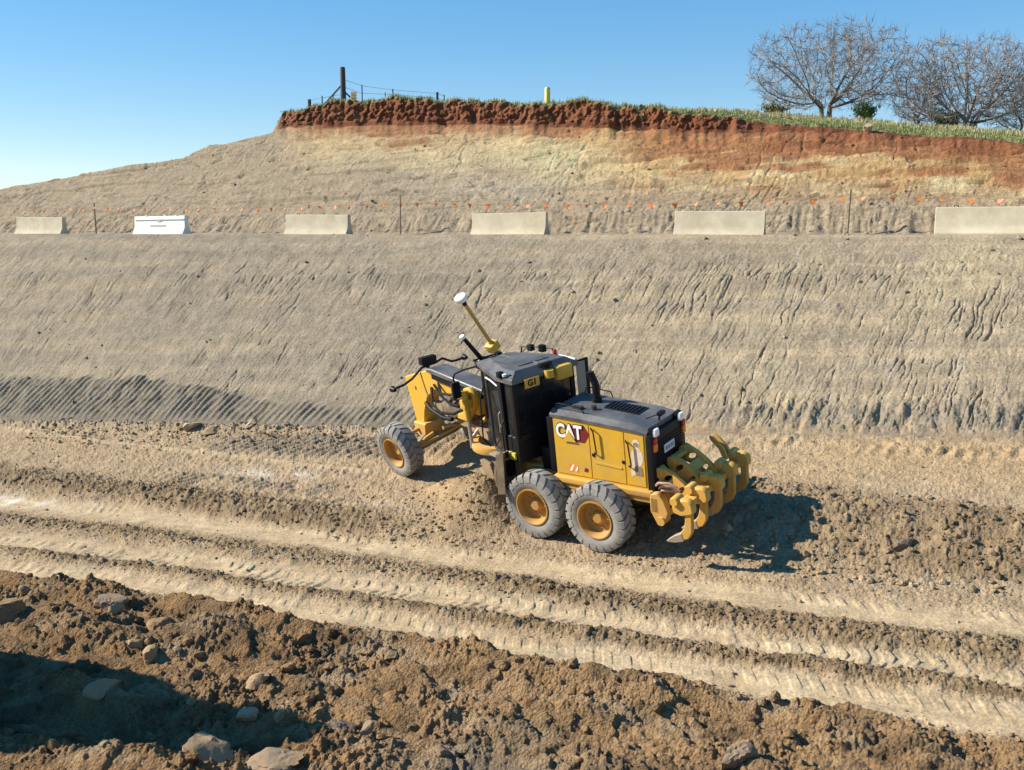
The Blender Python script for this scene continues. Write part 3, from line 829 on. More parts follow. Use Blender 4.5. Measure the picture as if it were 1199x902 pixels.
for s in (1, -1):
    zz = zt(.1) + .10; m = MB()
    m.tube([(.42, s * .54, zz + .03), (.38, s * .56, zz + .17), (.30, s * .56, zz + .19), (-.22, s * .56, zz + .14), (-.28, s * .55, zz)], .014, 6)
    m.build('hood_rail', BLKM, grader, smooth=50)
m = MB()
m.tube([(-.12, -.18, 2.55), (-.12, -.18, 2.98), (-.10, -.18, 3.06), (-.02, -.18, 3.22), (-.01, -.18, 3.27)], [.085, .080, .078, .082, .088], 16)
m.lathe([(.088, 0), (.11, 0), (.11, .10), (.088, .10)], (-.12, -.18, 2.62), 'z', 16)
m.build('exhaust_stack', BLKM, grader, smooth=40)
# front bulkhead of the engine bay, under the hood lip
m = MB(); m.box(.44, .62, -.64, .64, 1.3, 2.50, .02); m.build('bulkhead', BLKM, grader, smooth=35)
m = MB(); m.box(.62, 1.0, -.45, .2, 1.3, 2.05, .04); m.build('hydraulic_tank', BLKM, grader, smooth=35); m = MB(); m.box(.6, .95, .1, .5, 1.25, 1.75, .04); m.build('hydraulic_tank', BLKM, grader, smooth=35)

# rear face: black grille with lamps and plate
m = MB()
m.box(-1.84, -1.70, -.665, .665, 1.18, 2.40, .03)
for k in range(13):
    z = 1.42 + k * .062
    if 1.90 < z < 2.10: 
        m.box(-1.862, -1.838, -.50, -.14, z, z + .03, .004); m.box(-1.862, -1.838, .26, .50, z, z + .03, .004)
    else: m.box(-1.862, -1.838, -.50, .50, z, z + .03, .004)
gr = m.build('rear_grille', BLKM, grader, smooth=35)
m = MB()
m.box(-1.88, -1.864, -.14, .26, 1.91, 2.08, .004); pl = m.build('number_plate', PLATEM, gr)
m = MB()
for k, y in enumerate((.20, .14, .07, -.01, -.07)):
    m.box(-1.8835, -1.8795, y - .018, y + .018, 1.955, 2.035)
m.build('plate_marks', simple('grey_lettering', (.12, .12, .13), rough=.5), pl)
for s in (1, -1):
    y = s * .50 + .02
    m = MB(); m.box(-1.90, -1.80, y - .085, y + .085, 2.34, 2.50, .035); lp = m.build('lamp', WHITE, gr, smooth=40)
    m = MB(); m.box(-1.84, -1.74, y - .10, y + .10, 2.32, 2.52, .02); m.build('lamp_housing', BLKM, lp, smooth=40)
    m = MB(); m.mat(0).box(-1.885, -1.83, s * .57 - .055, s * .57 + .055, 2.05, 2.20, .01); m.mat(1).box(-1.885, -1.83, s * .57 - .055, s * .57 + .055, 2.203, 2.32, .01)
    m.build('tail_lamp', [ORG, RED], gr, smooth=40)
m = MB()
m.tube([(-1.70, .10, 2.52), (-1.74, .08, 2.66)], .022, 8); m.box(-1.80, -1.70, -.02, .18, 2.62, 2.70, .02); m.tube([(-1.73, .18, 2.66), (-1.66, .5, 2.67)], .010, 6)
m.build('rear_camera', BLKM, grader, smooth=40)

# ripper
YR = PALEY
m = MB()
m.box(-1.98, -1.78, -.80, .80, .86, 1.20, .03)
rp = m.build('ripper_mount', YEL2, grader, smooth=35)
for s in (1, -1):
    m = MB()
    m.prism([(-1.80, 1.25), (-1.78, .90), (-1.92, .62), (-2.06, .66), (-2.16, .92), (-2.08, 1.15), (-1.94, 1.28)], s * .80, s * .64, 'y', ch=.012)
    m.cyl((-2.02, s * .60, .74), (-2.02, s * .86, .74), .085, 14)
    m.build('mount_bracket', YEL2, rp, smooth=35)
for y in (.62, -.62):
    m = MB(); m.prism([(-1.98, .82), (-1.94, .68), (-2.52, 1.10), (-2.70, 1.24), (-2.70, 1.40), (-2.55, 1.34)], y - .055, y + .055, 'y', ch=.012)
    m.build('ripper_link', YR, grader, smooth=35)
plate = [(-1.88, 1.60), (-1.84, 1.78), (-1.90, 1.90), (-2.02, 1.90), (-2.20, 1.80), (-2.42, 1.62), (-2.58, 1.42), (-2.66, 1.22), (-2.58, 1.14), (-2.46, 1.14), (-2.36, 1.30), (-2.16, 1.46), (-2.0, 1.52)]
def oval(cx, cz, a, b, t, n=14):
    return [(cx + a * math.cos(k * 2 * PI / n) * math.cos(t) - b * math.sin(k * 2 * PI / n) * math.sin(t), cz + a * math.cos(k * 2 * PI / n) * math.sin(t) + b * math.sin(k * 2 * PI / n) * math.cos(t)) for k in range(n)]
def sheet(m, y0, y1, f0, f1, dx, dz):
    """curved cover strip between two frame plates, following their upper edge"""
    up = [(-1.90, 1.895), (-2.02, 1.895), (-2.20, 1.795), (-2.42, 1.615), (-2.58, 1.415), (-2.655, 1.22)]
    n = 6; P = []
    for i in range(n + 1):
        t_ = (f0 + (f1 - f0) * i / n) * (len(up) - 1); k = min(int(t_), len(up) - 2); g = t_ - k
        P.append((up[k][0] * (1 - g) + up[k + 1][0] * g + dx, 1.14 + (up[k][1] * (1 - g) + up[k + 1][1] * g - 1.14) * .86 + dz))
    inn = [(x + .02, z - .035) for x, z in P]
    m.prism(P + inn[::-1], y0, y1, 'y')
SQ = lambda z: 1.14 + (z - 1.14) * .86
for (y, dx, dz, lw) in ((.46, .06, -.10, .05), (.06, .02, -.02, .06), (-.44, -.0, .04, .06)):
    pp = [(x + dx, SQ(z) + dz) for x, z in plate]
    hs = [oval(-2.09 + dx, SQ(1.665) + dz, .13, .058, -.60), oval(-2.36 + dx, SQ(1.43) + dz, .12, .052, -.80)]
    m = MB(); m.prism(pp, y - lw, y + lw, 'y', holes=hs)
    fr = m.build('ripper_frame', YR, grader, smooth=30)
    m = MB(); m.cyl((-1.93 + dx, y - .10, SQ(1.80) + dz), (-1.93 + dx, y + .10, SQ(1.80) + dz), .10, 16); m.build('pivot_boss', YR, fr, smooth=40)
for (y0, y1, f0, f1, dx, dz) in ((-.38, .0, .02, .26, .01, .0), (-.38, .0, .46, .60, .01, .0), (-.38, .0, .82, 1.0, .01, .0), (.12, .41, .84, 1.0, .04, -.07)):
    m = MB(); sheet(m, y0, y1, f0, f1, dx, dz); m.build('cover_strip', YR, grader, smooth=30)
for y in (.26, -.08):
    m = MB(); m.mat(0).cyl((-1.88, y, 1.02), (-2.12, y, 1.20), .075, 14); m.mat(1).cyl((-2.10, y, 1.185), (-2.42, y, 1.40), .04, 12)
    m.build('ripper_cylinder', [YR, CHR], grader, smooth=40)
for k, (y, z0) in enumerate(((.62, 1.30), (.70, 1.40), (.58, 1.20))):
    m = MB(); m.tube([(-1.82, y - .1, z0 - .05), (-1.98, y + .06, z0 + .10), (-2.2, y + .05, z0 + .12), (-2.34, y - .02, z0 + .02)], .026, 6)
    m.build('hydraulic_hose', simple('dusty_hose_%d' % k, (.42, .27, .20), rough=.7), grader, smooth=50)
m = MB(); m.box(-2.78, -2.62, -1.24, 1.30, 1.22, 1.36, .03); m.build('tool_bar', YR, grader, smooth=35)
for k, y in enumerate((1.24, .66, .04, -.56, -1.16)):
    m = MB()
    zz = 0 if k < 3 else .03
    m.prism([(-2.98, 1.30 + zz), (-2.96, 1.46 + zz), (-2.86, 1.53 + zz), (-2.62, 1.50 + zz), (-2.54, 1.40 + zz), (-2.56, 1.22 + zz), (-2.72, 1.18 + zz), (-2.94, 1.24 + zz)], y - .085, y + .085, 'y', ch=.03)
    hd = m.build('shank_holder', YR, grader, smooth=40)
    m = MB(); m.lathe([(.001, -.14), (.075, -.14), (.09, -.10), (.09, .10), (.075, .14), (.001, .14)], (-2.62, y, 1.47 + zz), 'y', 14); m.build('holder_pin', PALEY, hd, smooth=40)
    m = MB()
    m.prism([(-2.92, 1.45), (-2.80, 1.45), (-2.78, 1.08), (-2.75, .94), (-2.66, .82), (-2.50, .72), (-2.49, .66), (-2.62, .66), (-2.83, .74), (-2.91, .88), (-2.92, 1.1)], y - .055, y + .055, 'y', ch=.015)
    sh = m.build('ripper_shank', YEL2, grader, smooth=35)
    m = MB(); m.prism([(-2.70, .84), (-2.54, .755), (-2.38, .63), (-2.40, .605), (-2.56, .62), (-2.74, .68)], y - .065, y + .065, 'y', ch=.008); m.build('ripper_tip', STEEL, sh, smooth=35)
for y in (-.92, -1.08):
    m = MB(); m.prism([(-2.62, 1.45), (-2.52, 1.45), (-2.44, 1.64), (-2.26, 1.82), (-2.24, 1.90), (-2.32, 1.88), (-2.54, 1.68)], y - .03, y + .03, 'y', ch=.006)
    m.build('scarifier_tooth', YEL2, grader, smooth=35)

# ---------------- front frame (articulated)
m = F()
m.prism([(1.3, 1.25), (1.3, 1.75), (2.5, 2.10), (2.8, 2.44), (5.45, 2.58), (5.62, 2.62), (6.84, 2.26), (6.52, .98), (6.16, .98), (6.02, 1.45), (5.78, 1.86), (5.36, 2.14), (3.0, 2.00), (2.4, 1.45)], -.20, .20, 'y', ch=.025)
boom = m.build('front_frame', YEL, grader, smooth=30)
m = F(); m.prism([(2.62, 2.44), (2.7, 2.56), (5.25, 2.72), (5.52, 2.70), (5.52, 2.60), (2.8, 2.455)], -.28, .28, 'y', ch=.02)
m.build('frame_cover', TOPM, boom, smooth=30)
m = F(); m.prism([(3.05, 2.36), (5.25, 2.48), (5.25, 2.58), (3.05, 2.46)], .205, .285, 'y'); m.build('hose_channel', BLKM, boom); m = F(); m.prism([(3.05, 2.36), (5.25, 2.48), (5.25, 2.58), (3.05, 2.46)], -.285, -.205, 'y'); m.build('hose_channel', BLKM, boom)
m = F(); m.cyl((6.35, .205, 2.05), (6.35, .225, 2.05), .05, 14); m.build('frame_plug', YEL2, boom, smooth=30); m = F(); m.prism([(6.70, 2.20), (6.70, 1.90), (6.86, 1.95), (6.90, 2.18)], -.16, .16, 'y', ch=.01); m.build('tow_boss', YEL2, boom, smooth=30)
# lights on cranked arms
m = F()
m.tube([(5.86, 0, 2.56), (5.88, 0, 2.70)], .05, 10)
m.tube([(5.88, 0, 2.66), (5.95, .14, 2.62), (6.05, .40, 2.38), (6.12, .62, 2.26), (6.18, .82, 2.22)], .033, 8)
m.tube([(5.88, 0, 2.66), (5.92, -.25, 2.66), (6.0, -.52, 2.70), (6.10, -.85, 2.52), (6.15, -1.05, 2.50), (6.2, -1.25, 2.50)], .033, 8)
m.build('light_bar', BLKM, boom, smooth=45)
for (x, y, z) in ((6.2, .90, 2.20), (6.22, -1.32, 2.50)):
    m = F(); m.mat(0).lathe([(.001, -.10), (.05, -.10), (.085, .03), (.085, .06), (.001, .06)], (x, y, z), 'x', 16); m.mat(1).lathe([(.001, .062), (.075, .062), (.06, .085), (.001, .09)], (x, y, z), 'x', 16)
    m.build('headlight', [BLKM, WHITE], boom, smooth=40)
m = F(); m.box(5.78, 5.98, -.24, .20, 2.70, 2.90, .03); m.build('light_box', BLKM, boom, smooth=40)

# front axle
m = MB(); m.xf = AX
m.prism([(-.95, .60), (-.6, .55), (0, .56), (.6, .55), (.95, .60), (.95, .76), (.6, .76), (.2, .94), (-.2, .94), (-.6, .76), (-.95, .76)], 5.95, 6.13, 'x', ch=.02)
ax_ = m.build('front_axle', MUD, grader, smooth=35)
m = MB(); m.xf = AX
m.cyl((5.70, -.82, .80), (5.70, .82, .80), .035, 10); m.cyl((6.30, -.82, .98), (6.30, .82, .98), .05, 10)
m.tube([(5.78, .80, .66), (5.72, .4, .92), (5.72, .15, .95)], .05, 10); m.tube([(5.78, -.80, .66), (5.72, -.4, .92), (5.72, -.15, .95)], .05, 10)
m.build('tie_rod', YEL2, ax_, smooth=45)
m = F(); m.prism([(5.9, 1.15), (6.56, 1.10), (6.50, .80), (6.18, .70), (5.96, .80)], -.30, .30, 'y', ch=.03); m.build('axle_bolster', YEL2, boom, smooth=35)

# drawbar, circle, blade, lift cylinders
m = F()
m.add([(5.75, .09, 1.55), (5.75, -.09, 1.55), (2.6, -.40, 1.42), (2.6, .40, 1.42), (5.75, .09, 1.74), (5.75, -.09, 1.74), (2.6, -.40, 1.62), (2.6, .40, 1.62)],
    [(0, 1, 2, 3), (4, 7, 6, 5), (0, 4, 5, 1), (1, 5, 6, 2), (2, 6, 7, 3), (3, 7, 4, 0)])
m.build('drawbar', MUD, grader, smooth=35)
m = F(); m.lathe([(.60, -.09), (.76, -.09), (.78, 0), (.76, .08), (.60, .08)], (2.75, 0, 1.34), 'z', 48); m.build('blade_circle', YEL2, grader, smooth=35)
# saddle with bell cranks on the frame
m = F()
m.box(3.10, 3.50, -.36, .36, 1.96, 2.50, .04)
for s in (1, -1):
    m.prism([(3.02, 2.50), (3.22, 2.66), (3.46, 2.60), (3.58, 2.36), (3.50, 2.16), (3.62, 1.98), (3.86, 1.90), (3.88, 1.78), (3.62, 1.78), (3.36, 1.90), (3.20, 2.12), (3.06, 2.24)], s * .36, s * .50, 'y', ch=.02)
    m.cyl((3.28, s * .34, 2.50), (3.28, s * .60, 2.50), .09, 14)
sd = m.build('lift_saddle', YEL, boom, smooth=35)
for s in (1, -1):
    m = F(); m.mat(0).tube([(3.20, s * .62, 2.62), (3.12, s * .66, 1.95)], .085, 14); m.mat(1).tube([(3.12, s * .66, 1.95), (3.04, s * .70, 1.30)], .045, 12)
    m.mat(0).box(3.08, 3.30, s * .62 - .12, s * .62 + .12, 2.20, 2.42, .04)
    m.build('lift_cylinder', [YEL, CHR], grader, smooth=40)
m = F(); m.mat(0).tube([(3.3, -.45, 2.05), (3.35, .10, 1.70)], .08, 14); m.mat(1).tube([(3.35, .10, 1.70), (3.3, .55, 1.40)], .045, 12); m.build('side_shift_cylinder', [YEL, CHR], grader, smooth=40)
for k, pts_ in enumerate(([(5.45, .22, 2.20), (5.15, .42, 1.86), (4.7, .46, 1.74), (4.2, .40, 1.80), (3.65, .40, 2.05)], [(5.3, .22, 2.30), (4.9, .30, 2.12), (4.5, .28, 1.95), (4.1, .30, 2.0), (3.7, .36, 2.2)], [(5.1, .2, 2.36), (4.75, .36, 2.2), (4.35, .34, 2.24), (3.9, .30, 2.34)])):
    m = F(); m.tube(pts_, .034, 7); m.build('hose', BLKM, grader, smooth=50)
m = F(); m.tube([(5.62, .34, 1.80), (5.3, .40, 1.70), (4.55, .50, 1.66), (4.1, .52, 1.72)], .055, 8)
m.build('hose_bundle', BLKM, grader, smooth=50)
m = F()
m.box(3.75, 4.95, -.25, .30, 1.62, 1.94, .06)
m.build('hydraulic_valve', DARKMUD, grader, smooth=35)
# moldboard: curved blade slung below the circle, angled
bm_ = MB()
ang = -.62
BX = FR @ Matrix.Translation((2.12, -.14, .50)) @ Matrix.Rotation(-ang, 4, 'Z') @ Matrix.Rotation(.20, 4, 'X')
bm_.xf = BX
arc = []
for k in range(11):
    a = -1.0 + 2.0 * k / 10
    arc.append((-.10 + .30 * (1 - math.cos(a)) , .48 + .42 * math.sin(a) / math.sin(1.0)))
ap = arc + [(x - .05, z) for x, z in reversed(arc)]
bm_.prism([(-x, z) for x, z in ap], -1.83, 1.83, 'y')
bl = bm_.build('moldboard', MUD, grader, smooth=50)
e = MB(); e.xf = BX; e.box(-.12, -.07, -1.85, 1.85, .0, .16, .006, rot=Matrix.Rotation(.35, 3, 'Y')); e.build('cutting_edge', STEEL, bl)
for s in (1, -1):
    e = MB(); e.xf = BX; e.prism([(-.10, .05), (.06, .05), (.08, .88), (-.04, .94), (-.08, .9)], s * 1.83, s * 1.87, 'y')
    e.build('end_plate', MUD, bl)
for s in (1, -1):
    m = F(); m.prism([(2.95, 1.0), (2.55, 1.0), (2.35, .6), (2.45, .45), (2.8, .6)], s * .55 - .06, s * .55 + .06, 'y', ch=.01)
    m.build('blade_bracket', MUD, grader, smooth=35)
# satellite mast standing on the far end of the blade
mt0 = Vector((3.55, -1.52, 1.05)); mt1 = Vector((3.36, -.40, 3.42)); mt2 = Vector((3.20, .38, 4.71))
m = F(); m.tube([mt0, mt1, mt1.lerp(mt2, .10)], .06, 12); m.tube([mt1.lerp(mt2, .10), mt1.lerp(mt2, .92)], .045, 12)
gm = m.build('positioning_mast', YEL2, grader, smooth=45)
m = F(); d = (mt2 - mt1).normalized()
m.box(mt1.x - .13, mt1.x + .13, mt1.y - .12, mt1.y + .13, mt1.z - .12, mt1.z + .10, .03, rot=d.to_track_quat('Z', 'X').to_matrix())
m.build('mast_clamp', YEL, gm, smooth=35)
m = F(); p = mt1.lerp(mt2, .97); m.tube([mt1.lerp(mt2, .88), p], [.05, .065], 12); m.build('mast_head', BLKM, gm, smooth=40)
m = F(); q0 = p; m.tube([q0, q0 + d * .04, q0 + d * .11, q0 + d * .14], [.12, .145, .14, .09], 20); m.build('receiver_dome', WHITE, gm, smooth=50)
# second, slimmer antenna off the cab front
a0 = Vector((3.0, .22, 3.36)); a1 = Vector((3.0, .58, 3.88))
m = F(); m.tube([a0 + (a0 - a1) * .25, a0, a1], [.03, .055, .045], 10); an = m.build('antenna', BLKM, grader, smooth=45)
m = F(); dd = (a1 - a0).normalized(); m.tube([a1, a1 + dd * .07], .062, 12); m.build('antenna_cap', WHITE, an, smooth=45)

# ---------------- cab (on the front frame)
cf, cr_ = 2.72, .98          # front, rear
wF, wR = .46, .80            # half widths front, rear
zb_, zt_ = 1.45, 3.24
ym = lambda x: wR + (wF - wR) * max(0, (x - 1.35)) / (cf - 1.35)
out = [(cr_, -wR), (cr_, wR), (1.35, wR), (2.20, ym(2.20)), (cf, wF * .9), (cf, -wF * .9), (2.20, -ym(2.20)), (1.35, -wR)]
m = F(); m.prism(out, zb_, 2.02, 'z', ch=.02)
cab = m.build('cab', BLKM, grader, smooth=30)
m = F(); m.prism([(x * .985 + .02, y * .955) for x, y in out], 2.02, zt_, 'z'); m.build('cab_glass', GLASS, cab)
m = F()
def post(x, y, r=.05, z0=2.0, z1=zt_): m.box(x - r, x + r, y - r, y + r, z0, z1, .012)
for s in (1, -1):
    post(cr_ + .03, s * (wR - .03), .055); post(1.42, s * (wR - .015), .04); post(2.20, s * (ym(2.2) - .01), .04); post(cf - .03, s * (wF * .9 - .03), .04)
m.box(cr_ - .02, cr_ + .06, -wR, wR, 3.12, zt_, .01); m.box(cr_ - .02, cr_ + .06, -wR, wR, 1.95, 2.06, .01)
m.build('cab_post', BLKM, cab, smooth=35)
# left door: frame with curved top, glass
for s in (1, -1):
    m = F()
    d0 = Vector((1.46, s * (wR - .01), 0)); d1 = Vector((2.20, s * (ym(2.2) + .01), 0))
    def dp(f, z, o=.02): 
        p = d0.lerp(d1, f); return (p.x, p.y + s * o, z)
    m.tube([dp(0, 1.50), dp(0, 3.02), dp(.06, 3.10), dp(.94, 3.12), dp(1, 3.04), dp(1, 1.62), dp(.9, 1.52), dp(0, 1.50)], .032, 8)
    dfr = m.build('cab_door', BLK, cab, smooth=40)
    m = F(); m.add([dp(.03, 1.55, .012), dp(.97, 1.55, .012), dp(.97, 3.05, .012), dp(.03, 3.05, .012)], [(0, 1, 2, 3)]); m.build('door_glass', GLASS, dfr)
    m = F(); m.tube([dp(.04, 3.09, .05), dp(.55, 3.125, .05), dp(.98, 3.12, .05)], .018, 6); m.build('door_trim', PLATEM, dfr)
    m = F(); m.tube([dp(.12, 2.0, .03), dp(.12, 2.05, .08), dp(.12, 2.45, .08), dp(.12, 2.5, .03)], .014, 6); m.box(*[c for p in zip(dp(.05, 2.15, .03), dp(.2, 2.22, .06)) for c in sorted(p)]); m.build('door_handle', STEEL, dfr, smooth=40)
# roof: raised facets
m = F()
rb = [(.86, -.88), (.86, .88), (1.45, .88), (2.30, .62), (2.86, .42), (2.86, -.42), (2.30, -.62), (1.45, -.88)]
rt = [(1.02, -.66), (1.02, .66), (1.50, .64), (2.20, .40), (2.52, .26), (2.52, -.26), (2.20, -.40), (1.50, -.64)]
vs = [(x, y, 3.225) for x, y in rb] + [(x, y, 3.31) for x, y in rb] + [(x, y, 3.45 - .02 * (x - 1)) for x, y in rt]
fs = [tuple(range(7, -1, -1))]
for k in range(8):
    k2 = (k + 1) % 8
    fs += [(k, k2, k2 + 8, k + 8), (k + 8, k2 + 8, k2 + 16, k + 16)]
fs.append(tuple(range(16, 24)))
m.add(vs, fs)
roof = m.build('cab_roof', TOPM, cab, smooth=12)
m = F()
m.box(1.25, 2.05, -.40, .40, 3.44, 3.465, .01); m.tube([(2.45, 0, 3.425), (1.1, 0, 3.455)], .012, 6)
m.build('roof_panel', TOPM, roof, smooth=30)
m = F(); m.tube([(2.62, -.66, 3.30), (2.60, -.68, 3.44), (2.2, -.80, 3.46), (1.75, -.90, 3.46), (1.72, -.90, 3.32)], .018, 8); m.build('roof_rail', BLKM, roof, smooth=40)
for bx in ((2.28, 2.44, -.82, -.70, 3.36, 3.50), (1.95, 2.12, -.90, -.78, 3.36, 3.52)):
    m = F(); m.box(*bx, .02); m.build('roof_lamp', BLKM, roof, smooth=40)
m = F(); m.tube([(.96, -.90, 3.32), (1.70, -.90, 3.33)], .035, 8); m.build('roof_edge_tube', PLATEM, roof, smooth=40)
m = F(); m.tube([(1.62, -.86, 3.30), (1.62, -.86, 3.40), (1.62, -.86, 3.47)], [.05, .055, .035], 12); m.build('beacon', RED, roof, smooth=40)
# swung right rear window panel and post
m = F(); m.box(.86, .92, -1.16, -1.09, 2.45, 3.33, .012); m.tube([(.89, -1.12, 3.31), (.95, -.86, 3.28)], .025, 8); m.build('rear_post', BLKM, cab, smooth=35)
m = F(); m.box(.885, .897, -1.09, -.84, 2.50, 3.28); m.build('rear_corner_glass', CLEAR, cab)
# rear roof fittings: yellow boxes, beacon, G1 plate
m = F(); m.box(.72, .88, -.62, -.20, 3.06, 3.36, .05); m.build('receiver_box', YEL, cab, smooth=40)
m = F(); m.tube([(.80, -.04, 3.18), (.80, -.04, 3.34)], [.11, .10], 16); m.build('warning_beacon', YEL, cab, smooth=40)
m = F(); m.box(.88, .98, -.22, .10, 3.40, 3.48, .015); m.tube([(.9, -.1, 3.3), (.9, -.1, 3.42)], .03, 8); m.build('receiver_bracket', BLKM, cab, smooth=40)
m = F(); m.box(.80, .82, .22, .60, 3.08, 3.28, .008); npl = m.build('fleet_plate', YEL, cab, smooth=40)
MG = FR @ Matrix.Translation((.797, .41, 3.18)) @ Matrix(((0, 0, -1, 0), (-1, 0, 0, 0), (0, 1, 0, 0), (0, 0, 0, 1)))
letter_obj('G1', .19, BLKM, npl, MG, 'fleet_mark', bold=.006)
m = F(); m.box(1.22, 1.34, .80, .93, 3.33, 3.45, .02); m.build('work_lamp', BLKM, roof, smooth=40); m = F(); m.lathe([(.001, 0), (.05, 0), (.05, .06), (.001, .06)], (1.05, .74, 3.33), 'z', 12); m.build('work_lamp', BLKM, roof, smooth=40)
m = F(); m.lathe([(.001, 0), (.045, .0), (.05, .05), (.001, .06)], (1.15, .84, 3.36), 'z', 12); m.build('work_lamp_lens', PLATEM, roof, smooth=40)
# front right bracket cluster
m = F()
for (x, y, z, s) in ((2.95, -.10, 3.20, .09), (3.05, .10, 3.26, .07), (2.98, .25, 3.18, .08), (3.02, -.30, 3.28, .07), (3.10, .02, 3.10, .06)):
    m.box(x - s, x + s, y - s, y + s, z - s, z + s, .025)
m.tube([(2.86, -.40, 3.24), (3.06, -.36, 3.3), (3.06, .38, 3.3), (2.86, .42, 3.24)], .022, 8)
wl = m.build('work_lamp_bar', BLKM, cab, smooth=40)
m = F()
for y in (-.32, -.05, .16, .30): m.lathe([(.001, .0), (.06, 0), (.05, .03), (.001, .035)], (3.07, y, 3.23), 'x', 12)
m.build('work_lamp_lens', PLATEM, wl, smooth=40)
# mirror on arm
m = F(); m.tube([(2.88, .40, 3.20), (3.1, .62, 3.14), (3.25, .78, 3.06), (3.27, .82, 2.98), (3.27, .82, 2.88)], .022, 8); ma = m.build('mirror_arm', BLKM, cab, smooth=45)
m = F(); m.box(3.20, 3.27, .70, .93, 2.48, 2.88, .03); m.build('mirror', BLK, ma, smooth=40)
m = F(); m.box(3.19, 3.196, .73, .90, 2.52, 2.84); m.build('mirror_glass', GLASS, ma)
m = F(); m.tube([(2.80, -.42, 3.15), (3.05, -.85, 3.10), (3.05, -.95, 2.9)], .022, 8); m.box(3.0, 3.07, -1.06, -.84, 2.48, 2.88, .03); m.build('far_mirror', BLKM, cab, smooth=40)
# entry step and ladder on the left
m = F(); m.box(1.45, 2.05, .70, .90, 1.43, 1.47, .006); st = m.build('cab_step', STEEL, cab, smooth=35)
m = F(); m.box(1.5, 1.85, .60, .80, 1.02, 1.40, .02); m.build('battery_box', BLKM, cab, smooth=35)
m = F(); m.tube([(2.30, .66, 1.5), (2.36, .80, 1.7), (2.40, .72, 2.6), (2.38, .60, 2.9)], .018, 8); m.build('grab_rail', BLKM, cab, smooth=45); m = F(); m.tube([(1.36, .84, 1.55), (1.36, .92, 1.62), (1.36, .92, 2.3), (1.36, .84, 2.36)], .018, 8); m.build('grab_rail', BLKM, cab, smooth=45)
m = F(); m.box(1.12, 1.36, .78, .84, 1.50, 1.66, .01); m.build('yellow_sticker', simple('lime_sticker', (.55, .50, .06), rough=.4), cab)
m = MB(); m.box(.78, 1.2, .50, .86, 1.18, 1.26, .015); m.box(.85, 1.15, .62, .84, .88, 1.18, .03); m.build('fender_step', STEEL, grader, smooth=35)
# ------------------------------------------------------------------ concrete barriers along the bench
CONC = simple('weathered_concrete', (.58, .51, .37), rough=.9, var=.22, scale=2.4, bump=.25, bscale=25, spec=.2, dust=.6, world=True, dustcol=(.42, .34, .22))
CONCW = simple('white_painted_barrier', (.80, .79, .72), rough=.6, var=.08, scale=2.0, spec=.3, dust=.12)
SCUFF = simple('faded_grey_print', (.52, .53, .50), rough=.8, var=.2)
YAW = -TH
def barrier_mesh(white=False):
    L_ = 1.44; H_ = .82
    prof = [(-.30, 0), (-.30, .07), (-.265, .10), (-.13, .33), (-.095, H_ - .02), (-.08, H_), (.08, H_), (.095, H_ - .02), (.13, .33), (.265, .10), (.30, .07), (.30, 0)]
    m = MB(); m.prism(prof, -L_, L_, 'x', ch=.012)
    return m
conc = barrier_mesh().build('concrete_barrier', CONC, None, smooth=30)
hook = MB(); hook.tube([(-.95, 0, .82), (-.95, 0, .87), (-.85, 0, .87), (-.85, 0, .82)], .012, 6); lh = hook.build('lifting_loop', BLKM, conc); hook = MB(); hook.tube([(.85, 0, .82), (.85, 0, .87), (.95, 0, .87), (.95, 0, .82)], .012, 6)
lh = hook.build('lifting_loop', BLKM, conc)
LB = ['leftmost concrete barrier, small and stained, standing left of the white barrier on the bench edge',
      None,
      'stained tan concrete barrier just right of the white barrier on the bench edge',
      'tan concrete barrier on the bench edge above the roof of the yellow grader',
      'pale cream concrete barrier on the bench between the grader and the right-hand flag picket',
      'rightmost concrete barrier, cut off by the right side of the photo']
BU = [-36.6, -29.4, -21.4, -13.2, -5.8, 1.97]
first = True
for k, u_ in enumerate(BU):
    x, y = uv_xy(u_, 30.02)
    if k == 1:
        wb = barrier_mesh(True).build('concrete_barrier', CONCW, None, smooth=30)
        g = MB(); g.box(-1.40, 1.40, -.135, -.105, .66, .70, .004)
        for hx in (-.75, .35, .95): g.box(hx - .05, hx + .05, -.10, .10, .822, .86, .01)
        g.build('ledge', CONCW, wb)
        # rows of faded unreadable print
        g = MB()
        g.prism([(-.22, .64), (.18, .64), (-.02, .56)], -.128, -.124, 'y')
        for j in range(7): g.box(-.52 + j * .13, -.44 + j * .13, -.145, -.139, .40, .47)
        for j in range(4): g.box(-.50 + j * .12, -.43 + j * .12, -.232, -.228, .20, .235)
        g.build('faded_print', SCUFF, wb)
        o = wb; tag(o, 'white painted barrier with faded grey print, second from the left on the bench', 'barrier', 'barriers along the bench edge')
    else:
        o = conc if first else copy_tree(conc); first = False
        tag(o, LB[k], 'barrier', 'barriers along the bench edge')
    gz = min(drop(*uv_xy(u_ + d, 29.8))[0].z for d in (-1.3, 0, 1.3))
    o.location = (x, y, min(gz, 6.43) - .01); o.rotation_euler = (0.0, (.012, -.008, .01, -.012, .008, 0)[k], YAW + (.02, -.03, .02, -.015, .02, -.01)[k])

